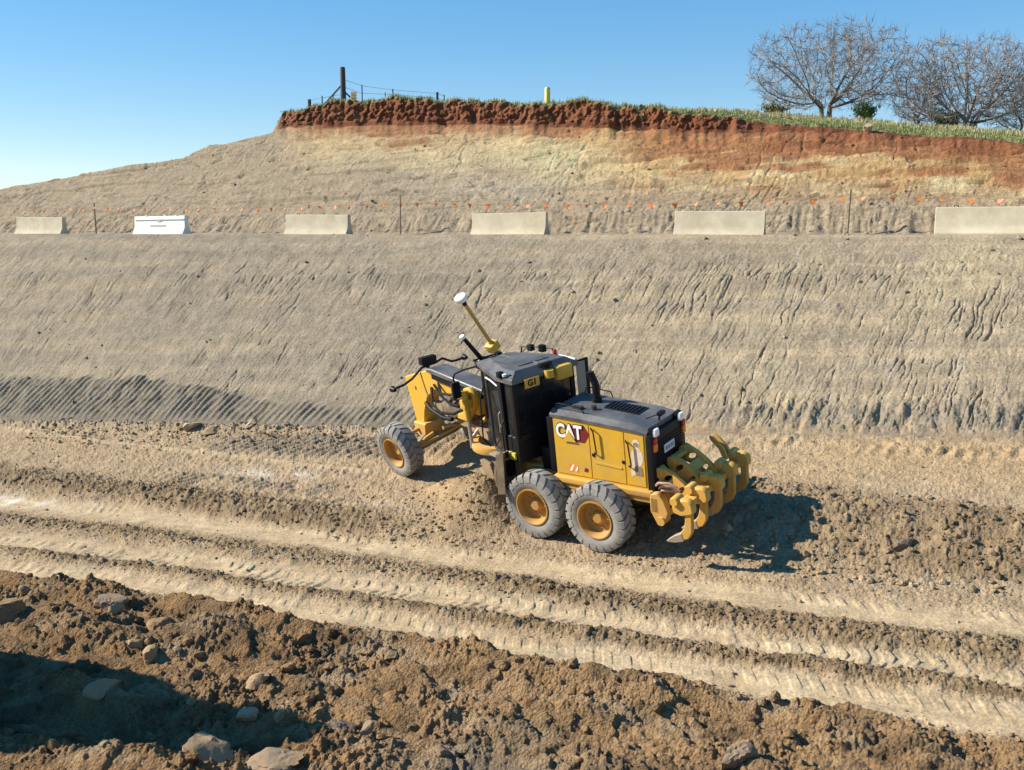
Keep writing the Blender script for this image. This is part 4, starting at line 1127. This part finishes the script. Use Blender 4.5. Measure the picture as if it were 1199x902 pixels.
# star pickets and the bunting between them
RUST = simple('rusty_picket_steel', (.075, .055, .045), rough=.8, var=.3, dust=.2)
def picket(h):
    m = MB()
    m.box(-.022, .022, -.006, .006, -.3, h); m.box(-.006, .006, .006, .045, -.3, h)
    return m
pk_labels = ['thin steel picket holding the bunting, left of the white barrier', 'thin steel picket holding the bunting, above the grader\'s front wheel', 'thin steel picket holding the bunting, left of the rightmost barrier']
PK = [(-34.2, 1.40), (-18.2, 1.50), (-1.93, 1.42)]
ends = []
for (u_, h), lb in zip([(-52, 1.4)] + PK + [(9, 1.4)], [None] + pk_labels + [None]):
    p = on_uv(u_, 30.9)[0]
    ends.append((u_, p))
    if lb:
        o = picket(h).build('star_picket', RUST, None, loc=p)
        o.rotation_euler = (.01, .015, YAW)
        tag(o, lb, 'picket', 'pickets carrying the bunting')
bt = empty('bunting', uv_xy(-34.2, 30.9) + (6.5,)); tag(bt, 'line of small orange plastic flags strung behind the barriers', 'bunting')
FLAG = [simple('orange_flag', (.85, .22, .04), rough=.6, var=.1), simple('faded_orange_flag', (.62, .24, .12), rough=.7, var=.15)]
def line_pt(u_):
    us = [e[0] for e in ends]
    k = max(0, min(len(us) - 2, int(np.searchsorted(us, u_)) - 1))
    f = (u_ - us[k]) / (us[k + 1] - us[k])
    za = 7.62; sag = .14 * 4 * f * (1 - f)
    x, y = uv_xy(u_, 30.87)
    return Vector((x, y, za - sag - .05 * (u_ > -18) * f))
m = MB(); m.tube([line_pt(u_) for u_ in np.arange(-46, 8.6, .4)], .006, 4); st_ = m.build('string', simple('bunting_string', (.35, .22, .14), rough=.8), None)
st_.parent = bt; st_.matrix_parent_inverse = Matrix.Translation(bt.location).inverted()
flm = []
for j in range(4):
    r_ = random.Random(j); m = MB()
    w, h = .065, .15
    a = r_.uniform(-.5, .5)
    vs = []
    for i in range(4):
        t_ = i / 3; ww = w * (1 - t_) + .012
        c_ = math.sin(t_ * 2.2 + j) * .05
        vs += [(-ww + a * .1 * t_, c_, -h * t_), (ww + a * .1 * t_, c_ + .03 * t_, -h * t_), (ww + a * .1 * t_, c_ + .03 * t_ + .003, -h * t_), (-ww + a * .1 * t_, c_ + .003, -h * t_)]
    fs = []
    for i in range(3):
        b = i * 4
        for q in range(4): fs.append((b + q, b + (q + 1) % 4, b + 4 + (q + 1) % 4, b + 4 + q))
    fs += [(0, 1, 2, 3), (12, 15, 14, 13)]
    m.add(vs, fs)
    flm.append((m, j))
protos = [m.build('flag', FLAG[0 if j < 3 else 1], bt) for m, j in flm]
for p in protos: p.matrix_parent_inverse = Matrix.Translation(bt.location).inverted()
us_ = np.arange(-39.5, 5.5, .76)
for i, u_ in enumerate(us_):
    o = protos[i] if i < 4 else protos[random.randrange(4)].copy()
    if i >= 4: COL.objects.link(o)
    o.parent = bt; o.matrix_parent_inverse = Matrix.Translation(bt.location).inverted()
    o.location = line_pt(u_ + random.uniform(-.09, .09)); o.rotation_euler = (random.uniform(-.25, .25), random.uniform(-.35, .35), YAW + random.uniform(-.7, .7))
    s_ = random.uniform(.85, 1.25); o.scale = (s_, s_, s_)

# ------------------------------------------------------------------ crest: fence, posts, rocks
def crest(phi, d):
    vt, zt__, sh, zk = top_at(phi)
    v = float(vt) + .6 + d
    return drop(*uv_xy(float(uv_of(phi, v)), v))[0]
def phi_px(x, y=110): return math.degrees(math.atan((x - 599.5) / 1064 / (.986 - (y - 451) / 1064 * .166)))
TIMB = simple('dark_weathered_timber', (.060, .055, .055), rough=.9, var=.25, scale=12, bump=.3)
WIRE = simple('galvanised_wire', (.16, .16, .17), rough=.5, metal=.5)
pb = crest(phi_px(402), 1.4)
fence = empty('wire_fence', pb); tag(fence, 'old wire fence with a stout dark corner post on the crest of the bank', 'fence')
def into(o, par):
    o.parent = par; o.matrix_parent_inverse = Matrix.Translation(par.location).inverted(); return o
m = MB(); m.tube([pb - Vector((0, 0, .4)), pb + Vector((0, 0, 1.68)), pb + Vector((0, 0, 1.72))], [.135, .125, .10], 14); into(m.build('corner_post', TIMB, smooth=40), fence)
for (px, dd) in ((377, 1.0), (419, 1.6)):
    q = crest(phi_px(px), dd); m = MB(); m.tube([pb + Vector((0, 0, .95 if px < 400 else .62)), q], .04, 8); into(m.build('brace', TIMB, smooth=40), fence)
tops = {}
for (px, h, r_, dd) in ((362, .42, .085, .8), (377, .52, .03, .9), (390, .40, .025, 1.1), (424, .95, .028, 1.5), (451, .50, .022, 1.7), (460, .60, .03, 1.8), (512, .58, .06, 2.2), (520, .52, .025, 2.3)):
    q = crest(phi_px(px), dd); m = MB(); m.tube([q - Vector((0, 0, .2)), q + Vector((0, 0, h))], r_, 8); into(m.build('post', TIMB, smooth=40), fence); tops[px] = q + Vector((0, 0, h))
m = MB()
for f1 in (.0, .35):
    m.tube([pb + Vector((0, 0, 1.15 - f1)), tops[424] - Vector((0, 0, .05 + f1)), tops[460] - Vector((0, 0, .05 + f1 * .6)), tops[512] - Vector((0, 0, .06 + f1 * .6)), tops[520] - Vector((0, 0, .06 + f1 * .6))], .008, 4)
    m.tube([pb + Vector((0, 0, .8 - f1)), tops[390] - Vector((0, 0, .05)), tops[377] - Vector((0, 0, .1)), tops[362] - Vector((0, 0, .05))], .008, 4)
into(m.build('wire', WIRE), fence)
sg = pb.lerp(tops[424], .55); sz = sg.z
m = MB(); m.box(-.16, .16, -.006, .006, -.42, .0, .004, rot=Matrix.Rotation(.10, 3, 'Y'))
sgn = m.build('fence_sign', simple('faded_sign_face', (.55, .42, .22), rough=.6, var=.2), None, loc=(sg.x, sg.y - .03, sz - .02 + .10)); sgn.rotation_euler = (0, 0, -.25)
tag(sgn, 'small faded yellowish sign hanging on the fence wire beside the dark corner post', 'sign')
m = MB(); m.box(-.10, .08, -.010, -.0065, -.34, -.26); m.box(-.10, .10, -.010, -.0065, -.20, -.17); m.box(-.10, .06, -.010, -.0065, -.12, -.09)
m.build('sign_marks', simple('faded_sign_marks', (.30, .22, .12), rough=.6), sgn)
q = crest(phi_px(641), .5)
m = MB(); m.tube([q - Vector((0, 0, .3)), q + Vector((0, 0, .70)), q + Vector((0, 0, .74))], [.12, .12, .09], 14); m.mat(1).tube([q + Vector((0, 0, .55)), q + Vector((0, 0, .62))], .123, 14)
bo = m.build('marker_post', [simple('yellow_marker_paint', (.62, .50, .08), rough=.5, var=.1), simple('pale_marker_band', (.60, .58, .35), rough=.5)], None, smooth=40)
bo.data.transform(Matrix.Translation(-q)); bo.location = q
tag(bo, 'short yellow marker post standing on the crest above the red earth', 'marker post')

# ------------------------------------------------------------------ rocks
def rock_mesh(seed, flat=.7, subdiv=4, planes=13):
    r_ = np.random.default_rng(seed)
    bm = bmesh.new(); bmesh.ops.create_icosphere(bm, subdivisions=subdiv, radius=1.0)
    co = np.array([v.co[:] for v in bm.verts])
    n = r_.normal(size=(planes, 3)); n /= np.linalg.norm(n, axis=1)[:, None]
    d = r_.uniform(.42, .95, planes)
    dots = co @ n.T
    rad = np.min(np.where(dots > .05, d / np.maximum(dots, .05), 9), axis=1)
    rad = np.minimum(rad, 1.15)
    rad += .13 * fbm(co[:, 0] * 2.5 + seed, co[:, 1] * 2.5 + co[:, 2] * 1.7, 4, seed) + .08 * fbm(co[:, 0] * 7 + seed, co[:, 2] * 7 - co[:, 1] * 4, 3, seed + 9)
    co = co * rad[:, None]
    sc = np.array([r_.uniform(.9, 1.25), r_.uniform(.7, 1.0), flat])
    co = co * sc
    for v, c_ in zip(bm.verts, co): v.co = c_
    return bm
ROCKM = {k: simple('stone_' + k, c_, rough=.95, var=.25, scale=3.0, bump=.6, bscale=9, spec=.12, dust=.6, dustcol=(.29, .19, .10)) for k, c_ in dict(cream=(.40, .32, .21), tan=(.33, .235, .135), brown=(.19, .125, .065), grey=(.21, .165, .118), dark=(.12, .10, .08)).items()}
ROCKS = [  # u, v, size, flatness, kind, yaw, sink, label, on hill
 (-21.2, 22.45, .50, .42, 'cream', .4, .12, 'flat pale slab at the foot of the slope by the track prints, the larger one'),
 (-20.2, 22.2, .36, .30, 'tan', .1, .06, 'thin flat stone lying right beside the pale slab at the foot of the slope'),
 (-18.9, 22.6, .27, .55, 'cream', 1.2, .06, 'small half-white stone on the track prints, right of the pale slab'),
 (-13.44, 12.05, .36, .85, 'grey', .3, .10, 'grey angular boulder at the left edge of the rough spoil beside the track'),
 (-15.3, 11.5, .44, .62, 'brown', .8, .12, 'dark brown boulder near the left edge of the photo, below the tracks'),
 (-12.0, 11.9, .30, .7, 'brown', 2.0, .10, 'brown rounded boulder just right of the grey angular one'),
 (-12.9, 11.75, .20, .8, 'tan', 1.0, .05, 'small tan stone leaning between the grey and the brown boulder'),
 (-8.75, 10.6, .25, .95, 'tan', .5, .05, 'tan wedge-shaped stone jutting up in the middle of the left spoil'),
 (-8.2, 9.75, .24, .75, 'cream', 1.4, .06, 'smooth cream stone in the spoil below the tan wedge-shaped stone'),
 (-7.75, 9.85, .17, .8, 'tan', 2.2, .05, 'small tan stone touching the smooth cream stone'),
 (-6.7, 9.75, .30, .60, 'dark', .2, .06, 'dark grey jagged rock in the spoil, lower middle of the photo'),
 (-6.25, 9.72, .20, .75, 'grey', 1.0, .05, 'grey stone leaning against the dark jagged rock'),
 (-8.05, 8.75, .58, .60, 'tan', .2, .12, 'big tan boulder at the bottom edge of the photo'),
 (-7.1, 8.95, .44, .40, 'grey', .1, .08, 'flat grey slab beside the big tan boulder at the bottom edge'),
 (-1.5, 10.5, .36, 1.0, 'grey', .6, .12, 'upright grey rock at the bottom edge, right of centre'),
 (-5.1, 9.65, .17, .7, 'grey', 2.6, .05, 'small grey stone in the spoil left of the grey clod heap'),
 (-10.9, 9.6, .30, .7, 'tan', 1.1, .12, 'tan block on the sunlit clod heap in the lower left shade'),
 (-11.6, 10.9, .26, .7, 'tan', .2, .10, 'tan clod-covered boulder on the low ridge of the lower left spoil'),
 (-11.0, 10.7, .22, .8, 'tan', 1.9, .08, 'squat tan boulder right of the clod-covered one on the low ridge'),
 (.2, 17.2, .20, .8, 'dark', .4, .05, 'dark stone in the clods of the bank right of the grader'),
 (-3.0, 17.5, .14, .7, 'cream', 1.4, .03, 'pale stone on the bank just right of the grader\'s shadow'),
]
for i, (u_, v_, s_, fl, kd, yw, sink, lb) in enumerate(ROCKS):
    if v_ < 12.3: v_ -= .28; s_ *= .88
    bm = rock_mesh(40 + i, fl, 4 if s_ > .22 else 3)
    me = bpy.data.meshes.new('rock'); bm.to_mesh(me); bm.free()
    me.polygons.foreach_set('use_smooth', [True] * len(me.polygons)); me.set_sharp_from_angle(angle=R(28))
    me.materials.append(ROCKM[kd])
    o = bpy.data.objects.new('rock', me); COL.objects.link(o)
    p, nn = on_uv(u_, v_)
    o.location = p + Vector((0, 0, s_ * fl * .55 - sink)); o.scale = (s_, s_, s_); o.rotation_euler = (random.uniform(-.2, .2), random.uniform(-.2, .2), yw)
    tag(o, lb, 'rock')
for (px, py, s_, kd, lb, dd) in ((751, 124, .16, 'dark', 'small dark rock perched on the edge of the red earth bank', -.05), (1015, 161, .27, 'cream', 'pale boulder half sunk in the grassy edge below the bare trees', -.45)):
    bm = rock_mesh(90 + px, .8, 3); me = bpy.data.meshes.new('rock'); bm.to_mesh(me); bm.free(); me.materials.append(ROCKM[kd])
    o = bpy.data.objects.new('rock', me); COL.objects.link(o); o.location = crest(phi_px(px, py), dd) + Vector((0, 0, s_ * .5)); o.scale = (s_,) * 3
    tag(o, lb, 'rock')

# loose clods nobody could count
def low_rock(seed):
    r_ = np.random.default_rng(seed)
    bm = bmesh.new(); bmesh.ops.create_icosphere(bm, subdivisions=2, radius=1.0)
    n = r_.normal(size=(9, 3)); n /= np.linalg.norm(n, axis=1)[:, None]; d = r_.uniform(.55, .95, 9)
    co = np.array([v.co[:] for v in bm.verts]); dots = co @ n.T
    co = co * np.minimum(np.min(np.where(dots > .05, d / np.maximum(dots, .05), 9), axis=1), 1.2)[:, None]
    co *= np.array([1.1, .9, .75]) * r_.uniform(.85, 1.15, 3)
    fs = np.array([[v.index for v in f.verts] for f in bm.faces]); bm.free()
    return co, fs
LR = [low_rock(500 + i) for i in range(10)]
SOILC = []
for o in (ground, slope, hill):
    n_ = len(o.data.vertices); q_ = np.empty(n_ * 4, np.float32); o.data.attributes['soil'].data.foreach_get('color', q_)
    ix_ = np.empty(len(o.data.loops), np.int32); o.data.loops.foreach_get('vertex_index', ix_)
    SOILC.append((q_.reshape(-1, 4)[:, :3], ix_.reshape(-1, 4)[:, 0]))
def soil_col(p):
    best = None
    for k in range(3):
        h = BV[k].find_nearest(p)
        if h[0] is not None and (best is None or h[3] < best[0]): best = (h[3], SOILC[k][0][SOILC[k][1][h[2]]])
    return best[1]
def scatter(name, pts, mat, label, cat='soil', cols=None):
    V = []; Fc = []; b = 0; K = []
    for ip, (p, s_) in enumerate(pts):
        co, fs = LR[random.randrange(10)]
        a = random.uniform(0, 6.28); ca, sa = math.cos(a), math.sin(a)
        t_ = random.uniform(-.5, .5); ct, st__ = math.cos(t_), math.sin(t_)
        q = co @ np.array([[ca, sa, 0], [-sa, ca, 0], [0, 0, 1]]) @ np.array([[1, 0, 0], [0, ct, st__], [0, -st__, ct]])
        V.append(q * s_ + np.array([p.x, p.y, p.z + s_ * .25])); Fc.append(fs + b); b += len(co)
        K.append(np.repeat(np.array([[*(cols[ip] * random.uniform(.75, 1.25)), .7]]), len(co), 0))
    V = np.concatenate(V).astype(np.float32); Fc = np.concatenate(Fc).astype(np.int32)
    me = bpy.data.meshes.new(name); me.from_pydata(V.tolist(), [], Fc.tolist()); me.materials.append(mat); me.update()
    at = me.attributes.new('soil', 'FLOAT_COLOR', 'POINT'); at.data.foreach_set('color', np.concatenate(K).astype(np.float32).ravel())
    o = bpy.data.objects.new(name, me); COL.objects.link(o); tag(o, label, cat, kind='stuff'); return o
pts = []
def gz(u_, v_):
    x, y = uv_xy(u_, v_); h = BV[0].ray_cast(Vector((x, y, 40)), Vector((0, 0, -1))); return h[0]
def put(u_, v_, s_):
    p = gz(u_, v_)
    if p is not None: pts.append((p, s_))
rr_ = random.Random(3)
pw = lambda lo, hi, k: lo * (hi / lo) ** (rr_.random() ** k)
for _ in range(2300):
    u_ = rr_.uniform(-17, 3.5); v_ = rr_.uniform(7.6, 12.6)
    if v_ > float(line('fg', u_)) - .1: continue
    if u_ > -7 and rr_.random() < .35: continue
    
    if float(fbm(np.array([u_ * .7]), np.array([v_ * 1.1]), 3, 98)[0]) < rr_.uniform(-.15, .15): continue
    put(u_, v_, pw(.016, .12, 2.4))
for nm, n_, sp, lo, hi in (('ridge1', 1300, .28, .014, .055), ('wind2', 2200, .18, .011, .042), ('wind3', 1500, .10, .010, .032), ('fg', 700, .22, .012, .05)):
    for _ in range(n_):
        u_ = rr_.uniform(-24 if nm != 'fg' else -17, 3.5)
        if nm == 'ridge1' and u_ > -9 and rr_.random() < .8: continue
        put(u_, float(line(nm, u_)) + rr_.gauss(-.06, sp) - (.15 if nm == 'fg' else 0), pw(lo, hi, 2.4))
for _ in range(1900):
    u_ = rr_.uniform(-5.5, 5); v_ = rr_.uniform(16.0, 19.6)
    if v_ > 19.3 - .2 * (u_ + 1.5): continue
    put(u_, v_, pw(.018, .085, 2.4) * (1 if u_ > -3 else .7))
for _ in range(500):
    put(rr_.gauss(-9, 1.2), rr_.gauss(17.6, .7), pw(.015, .06, 2.4))
for _ in range(1500):
    put(rr_.uniform(-28, -9.5), rr_.gauss(22.2, .6), pw(.02, .08, 2.6))
for _ in range(1200):
    put(rr_.uniform(-26, 4), rr_.uniform(12.5, 22.5), pw(.010, .045, 3))
scatter('loose_clods', pts, SOIL, 'loose broken clods of brown earth scattered over the cutting floor', cols=[soil_col(p) for p, s_ in pts])
pts = []
for _ in range(420):
    u_ = rr_.uniform(-32, 5); v_ = rr_.uniform(23.2, 36.5); p, nn = on_uv(u_, v_)
    pts.append((p, pw(.02, .085, 3)))
scatter('slope_crumbs', pts, SOIL, 'small crumbs of dry earth lying on the cut slopes', cols=[soil_col(p) for p, s_ in pts])

# ------------------------------------------------------------------ vegetation on the crest
def grass_object(name, n, phi0, phi1, dmin, dmax, hmin, hmax, mat, label, clump=.5):
    V = []; Fc = []; b = 0
    tries = 0; got = 0
    while got < n and tries < n * 4:
        tries += 1
        ph = rr_.uniform(phi0, phi1); d = dmin + (dmax - dmin) * rr_.random() ** 1.6
        dens = float(perlin(np.array([ph * 1.7]), np.array([d * .6]), 400)[0])
        if rr_.random() > .55 + clump * dens: continue
        vt, zt__, sh, zk = top_at(ph)
        v_ = float(vt) + .55 + d + .15 * math.sin(ph * 3)
        x, y = uv_xy(float(uv_of(ph, v_)), v_)
        h_ = BV[2].ray_cast(Vector((x, y, 40)), Vector((0, 0, -1)))[0]
        if h_ is None: continue
        hgt = rr_.uniform(hmin, hmax) * (.7 + .6 * max(0, dens + .3))
        for k in range(9):
            a = rr_.uniform(0, 6.28); ln = rr_.uniform(.1, .6) * hgt
            ox, oy = rr_.gauss(0, .07), rr_.gauss(0, .07); w = rr_.uniform(.007, .014)
            hh = hgt * rr_.uniform(.5, 1.1)
            cx_, cy_ = x + ox, y + oy
            px, py = -math.sin(a) * w, math.cos(a) * w
            V += [(cx_ - px, cy_ - py, h_.z - .02), (cx_ + px, cy_ + py, h_.z - .02),
                  (cx_ + px * .7 + math.cos(a) * ln * .35, cy_ + py * .7 + math.sin(a) * ln * .35, h_.z + hh * .6), (cx_ - px * .7 + math.cos(a) * ln * .35, cy_ - py * .7 + math.sin(a) * ln * .35, h_.z + hh * .6),
                  (cx_ + math.cos(a) * ln, cy_ + math.sin(a) * ln, h_.z + hh)]
            Fc += [(b, b + 1, b + 2, b + 3), (b + 3, b + 2, b + 4)]; b += 5
        got += 1
    me = bpy.data.meshes.new(name); me.from_pydata(V, [], Fc); me.materials.append(mat); me.update()
    o = bpy.data.objects.new(name, me); COL.objects.link(o); tag(o, label, 'grass', kind='stuff'); return o
GR = island('grass_blades', [(.13, .19, .05), (.19, .24, .07), (.28, .29, .11), (.40, .36, .19), (.16, .21, .06)], rough=.7)
GR2 = island('dry_grass_blades', [(.46, .41, .25), (.40, .37, .19), (.24, .26, .10), (.52, .46, .30)], rough=.7)
grass_object('grass', 5200, 8.0, 36, .0, 7.0, .04, .10, GR, 'green grass growing on the crest beneath the bare trees')
grass_object('dry_grass', 2600, 6, 36, 2.0, 7.6, .08, .24, GR2, 'pale dry grass standing along the skyline beneath the trees')
grass_object('crest_grass', 420, -14.0, 12, -.05, 1.6, .06, .17, GR, 'thin strip of green grass on the lip of the red earth bank')
grass_object('dry_crest_grass', 600, -13.5, 12, .0, 1.8, .08, .24, GR2, 'straw coloured grass tufts on the lip of the red earth bank')

BARK = simple('grey_bark', (.19, .155, .13), rough=.9, var=.25, scale=6, bump=.4)
TWIG = island('bare_twigs', [(.27, .235, .21), (.34, .305, .275), (.19, .165, .15)], rough=.9)
def colonise(seed, W, D, H, nattr, stems, low=.18, step=.16, dome=1.0):
    r_ = np.random.default_rng(seed)
    A = []
    while len(A) < nattr:
        p = r_.uniform(-1, 1, 3)
        z = (p[2] + 1) / 2
        prof = (1 - ((z - .42) / .60) ** 2)
        if prof <= 0: continue
        rad = prof ** .5
        lump = 1 + .38 * math.sin(3 * math.atan2(p[1], p[0]) + seed) * z
        rho = math.hypot(p[0], p[1]) / (rad * lump)
        if rho > 1 or rho < .12 and z < .4: continue
        if r_.random() > .25 + .75 * rho: continue
        A.append((p[0] * W / 2, p[1] * D / 2, H * (low + (1 - low) * z)))
    A = np.array(A)
    nodes = [np.array(s, float) for s in stems]; par = [-1] * len(stems)
    # short leading shoots
    base = list(range(len(stems)))
    for bI in base:
        d = np.array([nodes[bI][0] * .6 + r_.normal() * .12, nodes[bI][1] * .6 + r_.normal() * .12, 1.0]); d /= np.linalg.norm(d)
        last = bI
        for k in range(int(low * H / step) + 2):
            nodes.append(nodes[last] + d * step); par.append(last); last = len(nodes) - 1
    alive = np.ones(len(A), bool)
    for it in range(70):
        P = np.array(nodes)
        Aa = A[alive]
        if len(Aa) == 0: break
        d2 = ((Aa[:, None, :] - P[None]) ** 2).sum(-1)
        near = d2.argmin(1); dm = np.sqrt(d2.min(1))
        use = dm < H * .55
        new = {}
        for a_, n_, u_ in zip(Aa, near, use):
            if u_:
                q = a_ - P[n_]; new.setdefault(n_, []).append(q / (np.linalg.norm(q) + 1e-6))
        if not new: break
        for n_, ds in new.items():
            d = np.sum(ds, 0) + r_.normal(size=3) * .25 + np.array([0, 0, .12]); L_ = np.linalg.norm(d)
            if L_ < 1e-3: continue
            nodes.append(P[n_] + d / L_ * step); par.append(n_)
        P2 = np.array(nodes[len(P):]) if len(nodes) > len(P) else None
        if P2 is None: break
        d2 = ((A[:, None, :] - P2[None]) ** 2).sum(-1).min(1)
        alive &= d2 > (step * 1.25) ** 2
        if len(nodes) > 3600: break
    return np.array(nodes), par, r_
def bare_tree(loc, seed, W, D, H, nattr, stems, label, twigs=6, low=.18, r0=.0085, fine=.46, group=None):
    nd, par, r_ = colonise(seed, W, D, H, nattr, stems, low)
    n = len(nd); ch = [[] for _ in range(n)]
    for i, p in enumerate(par):
        if p >= 0: ch[p].append(i)
    rad = np.zeros(n)
    for i in range(n - 1, -1, -1):
        rad[i] = r0 if not ch[i] else sum(rad[c] ** 2.25 for c in ch[i]) ** (1 / 2.25)
    rad = np.maximum(rad, r0)
    root = empty('bare_tree', loc); tag(root, label, 'tree', group)
    thick = MB(); thin = MB()
    for s_ in stems:
        if s_ != (0, 0, 0): thick.tube([(0, 0, -.12), (s_[0], s_[1], .06)], [.12, .08], 7)
    thick.tube([(0, 0, -.15), (0, 0, .1)], [.14, .11], 7)
    for i, p in enumerate(par):
        if p < 0: continue
        a, b = nd[p], nd[i]
        if rad[i] > .035: thick.tube([a, b], [min(rad[p], rad[i] * 1.35), rad[i]], 7, cap=False)
        else: thin.tube([a, b], [min(rad[p], rad[i] * 1.3), rad[i]], 4, cap=False)
    for i in range(n):
        if rad[i] > .03: continue
        pd = nd[i] - nd[par[i]] if par[i] >= 0 else np.array([0, 0, 1.])
        pd = pd / (np.linalg.norm(pd) + 1e-6)
        for k in range(twigs if not ch[i] else max(1, twigs - 3)):
            d = pd * .9 + r_.normal(size=3) * .55 + np.array([0, 0, .15]); d /= np.linalg.norm(d)
            L_ = fine * r_.uniform(.35, 1.0)
            e = nd[i] + d * L_ * .5; e2 = e + (d + r_.normal(size=3) * .35) * L_ * .5
            thin.tube([nd[i], e, e2], [.0068, .0052, .003], 3, cap=False)
    thick.build('trunk', BARK, root, smooth=60); thin.build('crown', TWIG, root)
    return root
def tbase(px, py, d): return crest(phi_px(px, py), d) - Vector((0, 0, .05))
bare_tree(tbase(968, 138, 7.2), 11, 6.7, 5.6, 4.15, 1600, [(0, 0, 0), (.16, .05, 0), (-.15, .08, 0)], 'large bare tree with a wide round crown of grey twigs, left of the other trees', low=.15, group='bare trees on the crest')
bare_tree(tbase(1128, 150, 7.2), 23, 6.2, 4.8, 3.75, 1800, [(0, 0, 0), (.25, .1, 0), (-.28, .05, 0), (.5, .2, 0), (-.1, -.3, 0)], 'dense bare many-stemmed tree at the right edge of the photo', twigs=6, low=.10, group='bare trees on the crest')
bare_tree(tbase(1075, 146, 7.4), 31, 2.2, 2.0, 2.9, 420, [(0, 0, 0), (.1, .1, 0)], 'small slender bare tree between the two big bare trees', low=.15, group='bare trees on the crest')
bare_tree(tbase(1200, 155, 8.0), 37, 3.4, 3.0, 3.2, 700, [(0, 0, 0), (.2, .1, 0), (-.2, 0, 0)], 'bare tree cut off by the right side of the photo, behind the dense one', low=.12, group='bare trees on the crest')
def bush(loc, seed, rx, rz, nleaf, cols, label):
    r_ = np.random.default_rng(seed); root = empty('shrub', loc); tag(root, label, 'shrub')
    m = MB(); tips = []
    for k in range(16):
        a = r_.uniform(0, 6.28); d = np.array([math.cos(a) * r_.uniform(.1, 1) * rx, math.sin(a) * r_.uniform(.1, 1) * rx, rz * r_.uniform(.5, 1.05)])
        m.tube([(0, 0, -.05), tuple(d * .5 + np.array([0, 0, .08])), tuple(d)], [.018, .012, .005], 4, cap=False); tips.append(d)
    m.build('stem', BARK, root)
    V = []; Fc = []
    for i in range(nleaf):
        t_ = tips[r_.integers(len(tips))] * r_.uniform(.3, 1.05) + r_.normal(size=3) * np.array([.09, .09, .07]) * rx * 2
        if t_[2] < .0: t_[2] = abs(t_[2])
        e = r_.normal(size=3); e /= np.linalg.norm(e); g = np.cross(e, r_.normal(size=3)); g /= np.linalg.norm(g)
        s_ = r_.uniform(.03, .07); b = len(V)
        V += [tuple(t_ - e * s_), tuple(t_ + g * s_ * .45), tuple(t_ + e * s_), tuple(t_ - g * s_ * .45)]; Fc.append((b, b + 1, b + 2, b + 3))
    me = bpy.data.meshes.new('foliage'); me.from_pydata(V, [], Fc); me.materials.append(island('leaves_%d' % seed, cols, rough=.6)); me.update()
    o = bpy.data.objects.new('foliage', me); COL.objects.link(o); o.parent = root
    return root
bush(tbase(908, 131, 6.8), 5, .62, .55, 1500, [(.10, .12, .05), (.17, .18, .08), (.24, .22, .12)], 'low olive grey shrub at the left foot of the large bare tree')
bush(tbase(1012, 143, 6.9), 6, .55, .85, 2200, [(.06, .13, .025), (.10, .18, .04), (.14, .21, .06)], 'bright green shrub at the right foot of the large bare tree')
bush(tbase(1108, 150, 6.8), 8, .8, .8, 1800, [(.08, .11, .045), (.14, .16, .07), (.20, .19, .10)], 'thin green undergrowth shrub beneath the dense many-stemmed tree')

# ------------------------------------------------------------------ light, sky, camera
SUN_EL, SUN_DIR = 33.0, Vector((-4.8, .65, 0)).normalized()
sd_ = Vector((SUN_DIR.x * math.cos(R(SUN_EL)), SUN_DIR.y * math.cos(R(SUN_EL)), math.sin(R(SUN_EL))))
sl = bpy.data.lights.new('sun', 'SUN'); sl.energy = 5.0; sl.angle = R(.53); sl.color = (1.0, .92, .80)
so = bpy.data.objects.new('sun', sl); COL.objects.link(so)
so.rotation_euler = (-sd_).to_track_quat('-Z', 'Y').to_euler()
w = bpy.data.worlds.new('World'); SC.world = w; w.use_nodes = True
nt = w.node_tree; bg = nt.nodes['Background']
sk = nt.nodes.new('ShaderNodeTexSky'); sk.sky_type = 'NISHITA'; sk.sun_disc = False
sk.sun_elevation = R(SUN_EL); sk.sun_rotation = math.atan2(SUN_DIR.x, SUN_DIR.y)
sk.air_density = 1.0; sk.dust_density = .0; sk.ozone_density = 3.0; sk.altitude = 200
ga = nt.nodes.new('ShaderNodeGamma'); ga.inputs[1].default_value = .52
hs = nt.nodes.new('ShaderNodeHueSaturation'); hs.inputs['Saturation'].default_value = 1.95; hs.inputs['Hue'].default_value = .504; hs.inputs['Value'].default_value = 1.48
nt.links.new(sk.outputs[0], ga.inputs[0]); nt.links.new(ga.outputs[0], hs.inputs['Color']); nt.links.new(hs.outputs[0], bg.inputs[0]); bg.inputs[1].default_value = .13
cam = bpy.data.cameras.new('camera'); co_ = bpy.data.objects.new('camera', cam); COL.objects.link(co_)
cam.sensor_width = 36; cam.lens = 1064 / 1199 * 36; cam.clip_end = 2000; cam.clip_start = .1
co_.location = (0, 0, EYE); co_.rotation_euler = (PI / 2 - math.atan(179 / 1064), 0, 0)
SC.camera = co_
SC.render.resolution_x = 1024; SC.render.resolution_y = 770
SC.view_settings.view_transform = 'Standard'; SC.view_settings.look = 'None'
SC.view_settings.exposure = .9; SC.view_settings.gamma = 1
SC.view_settings.use_curve_mapping = False
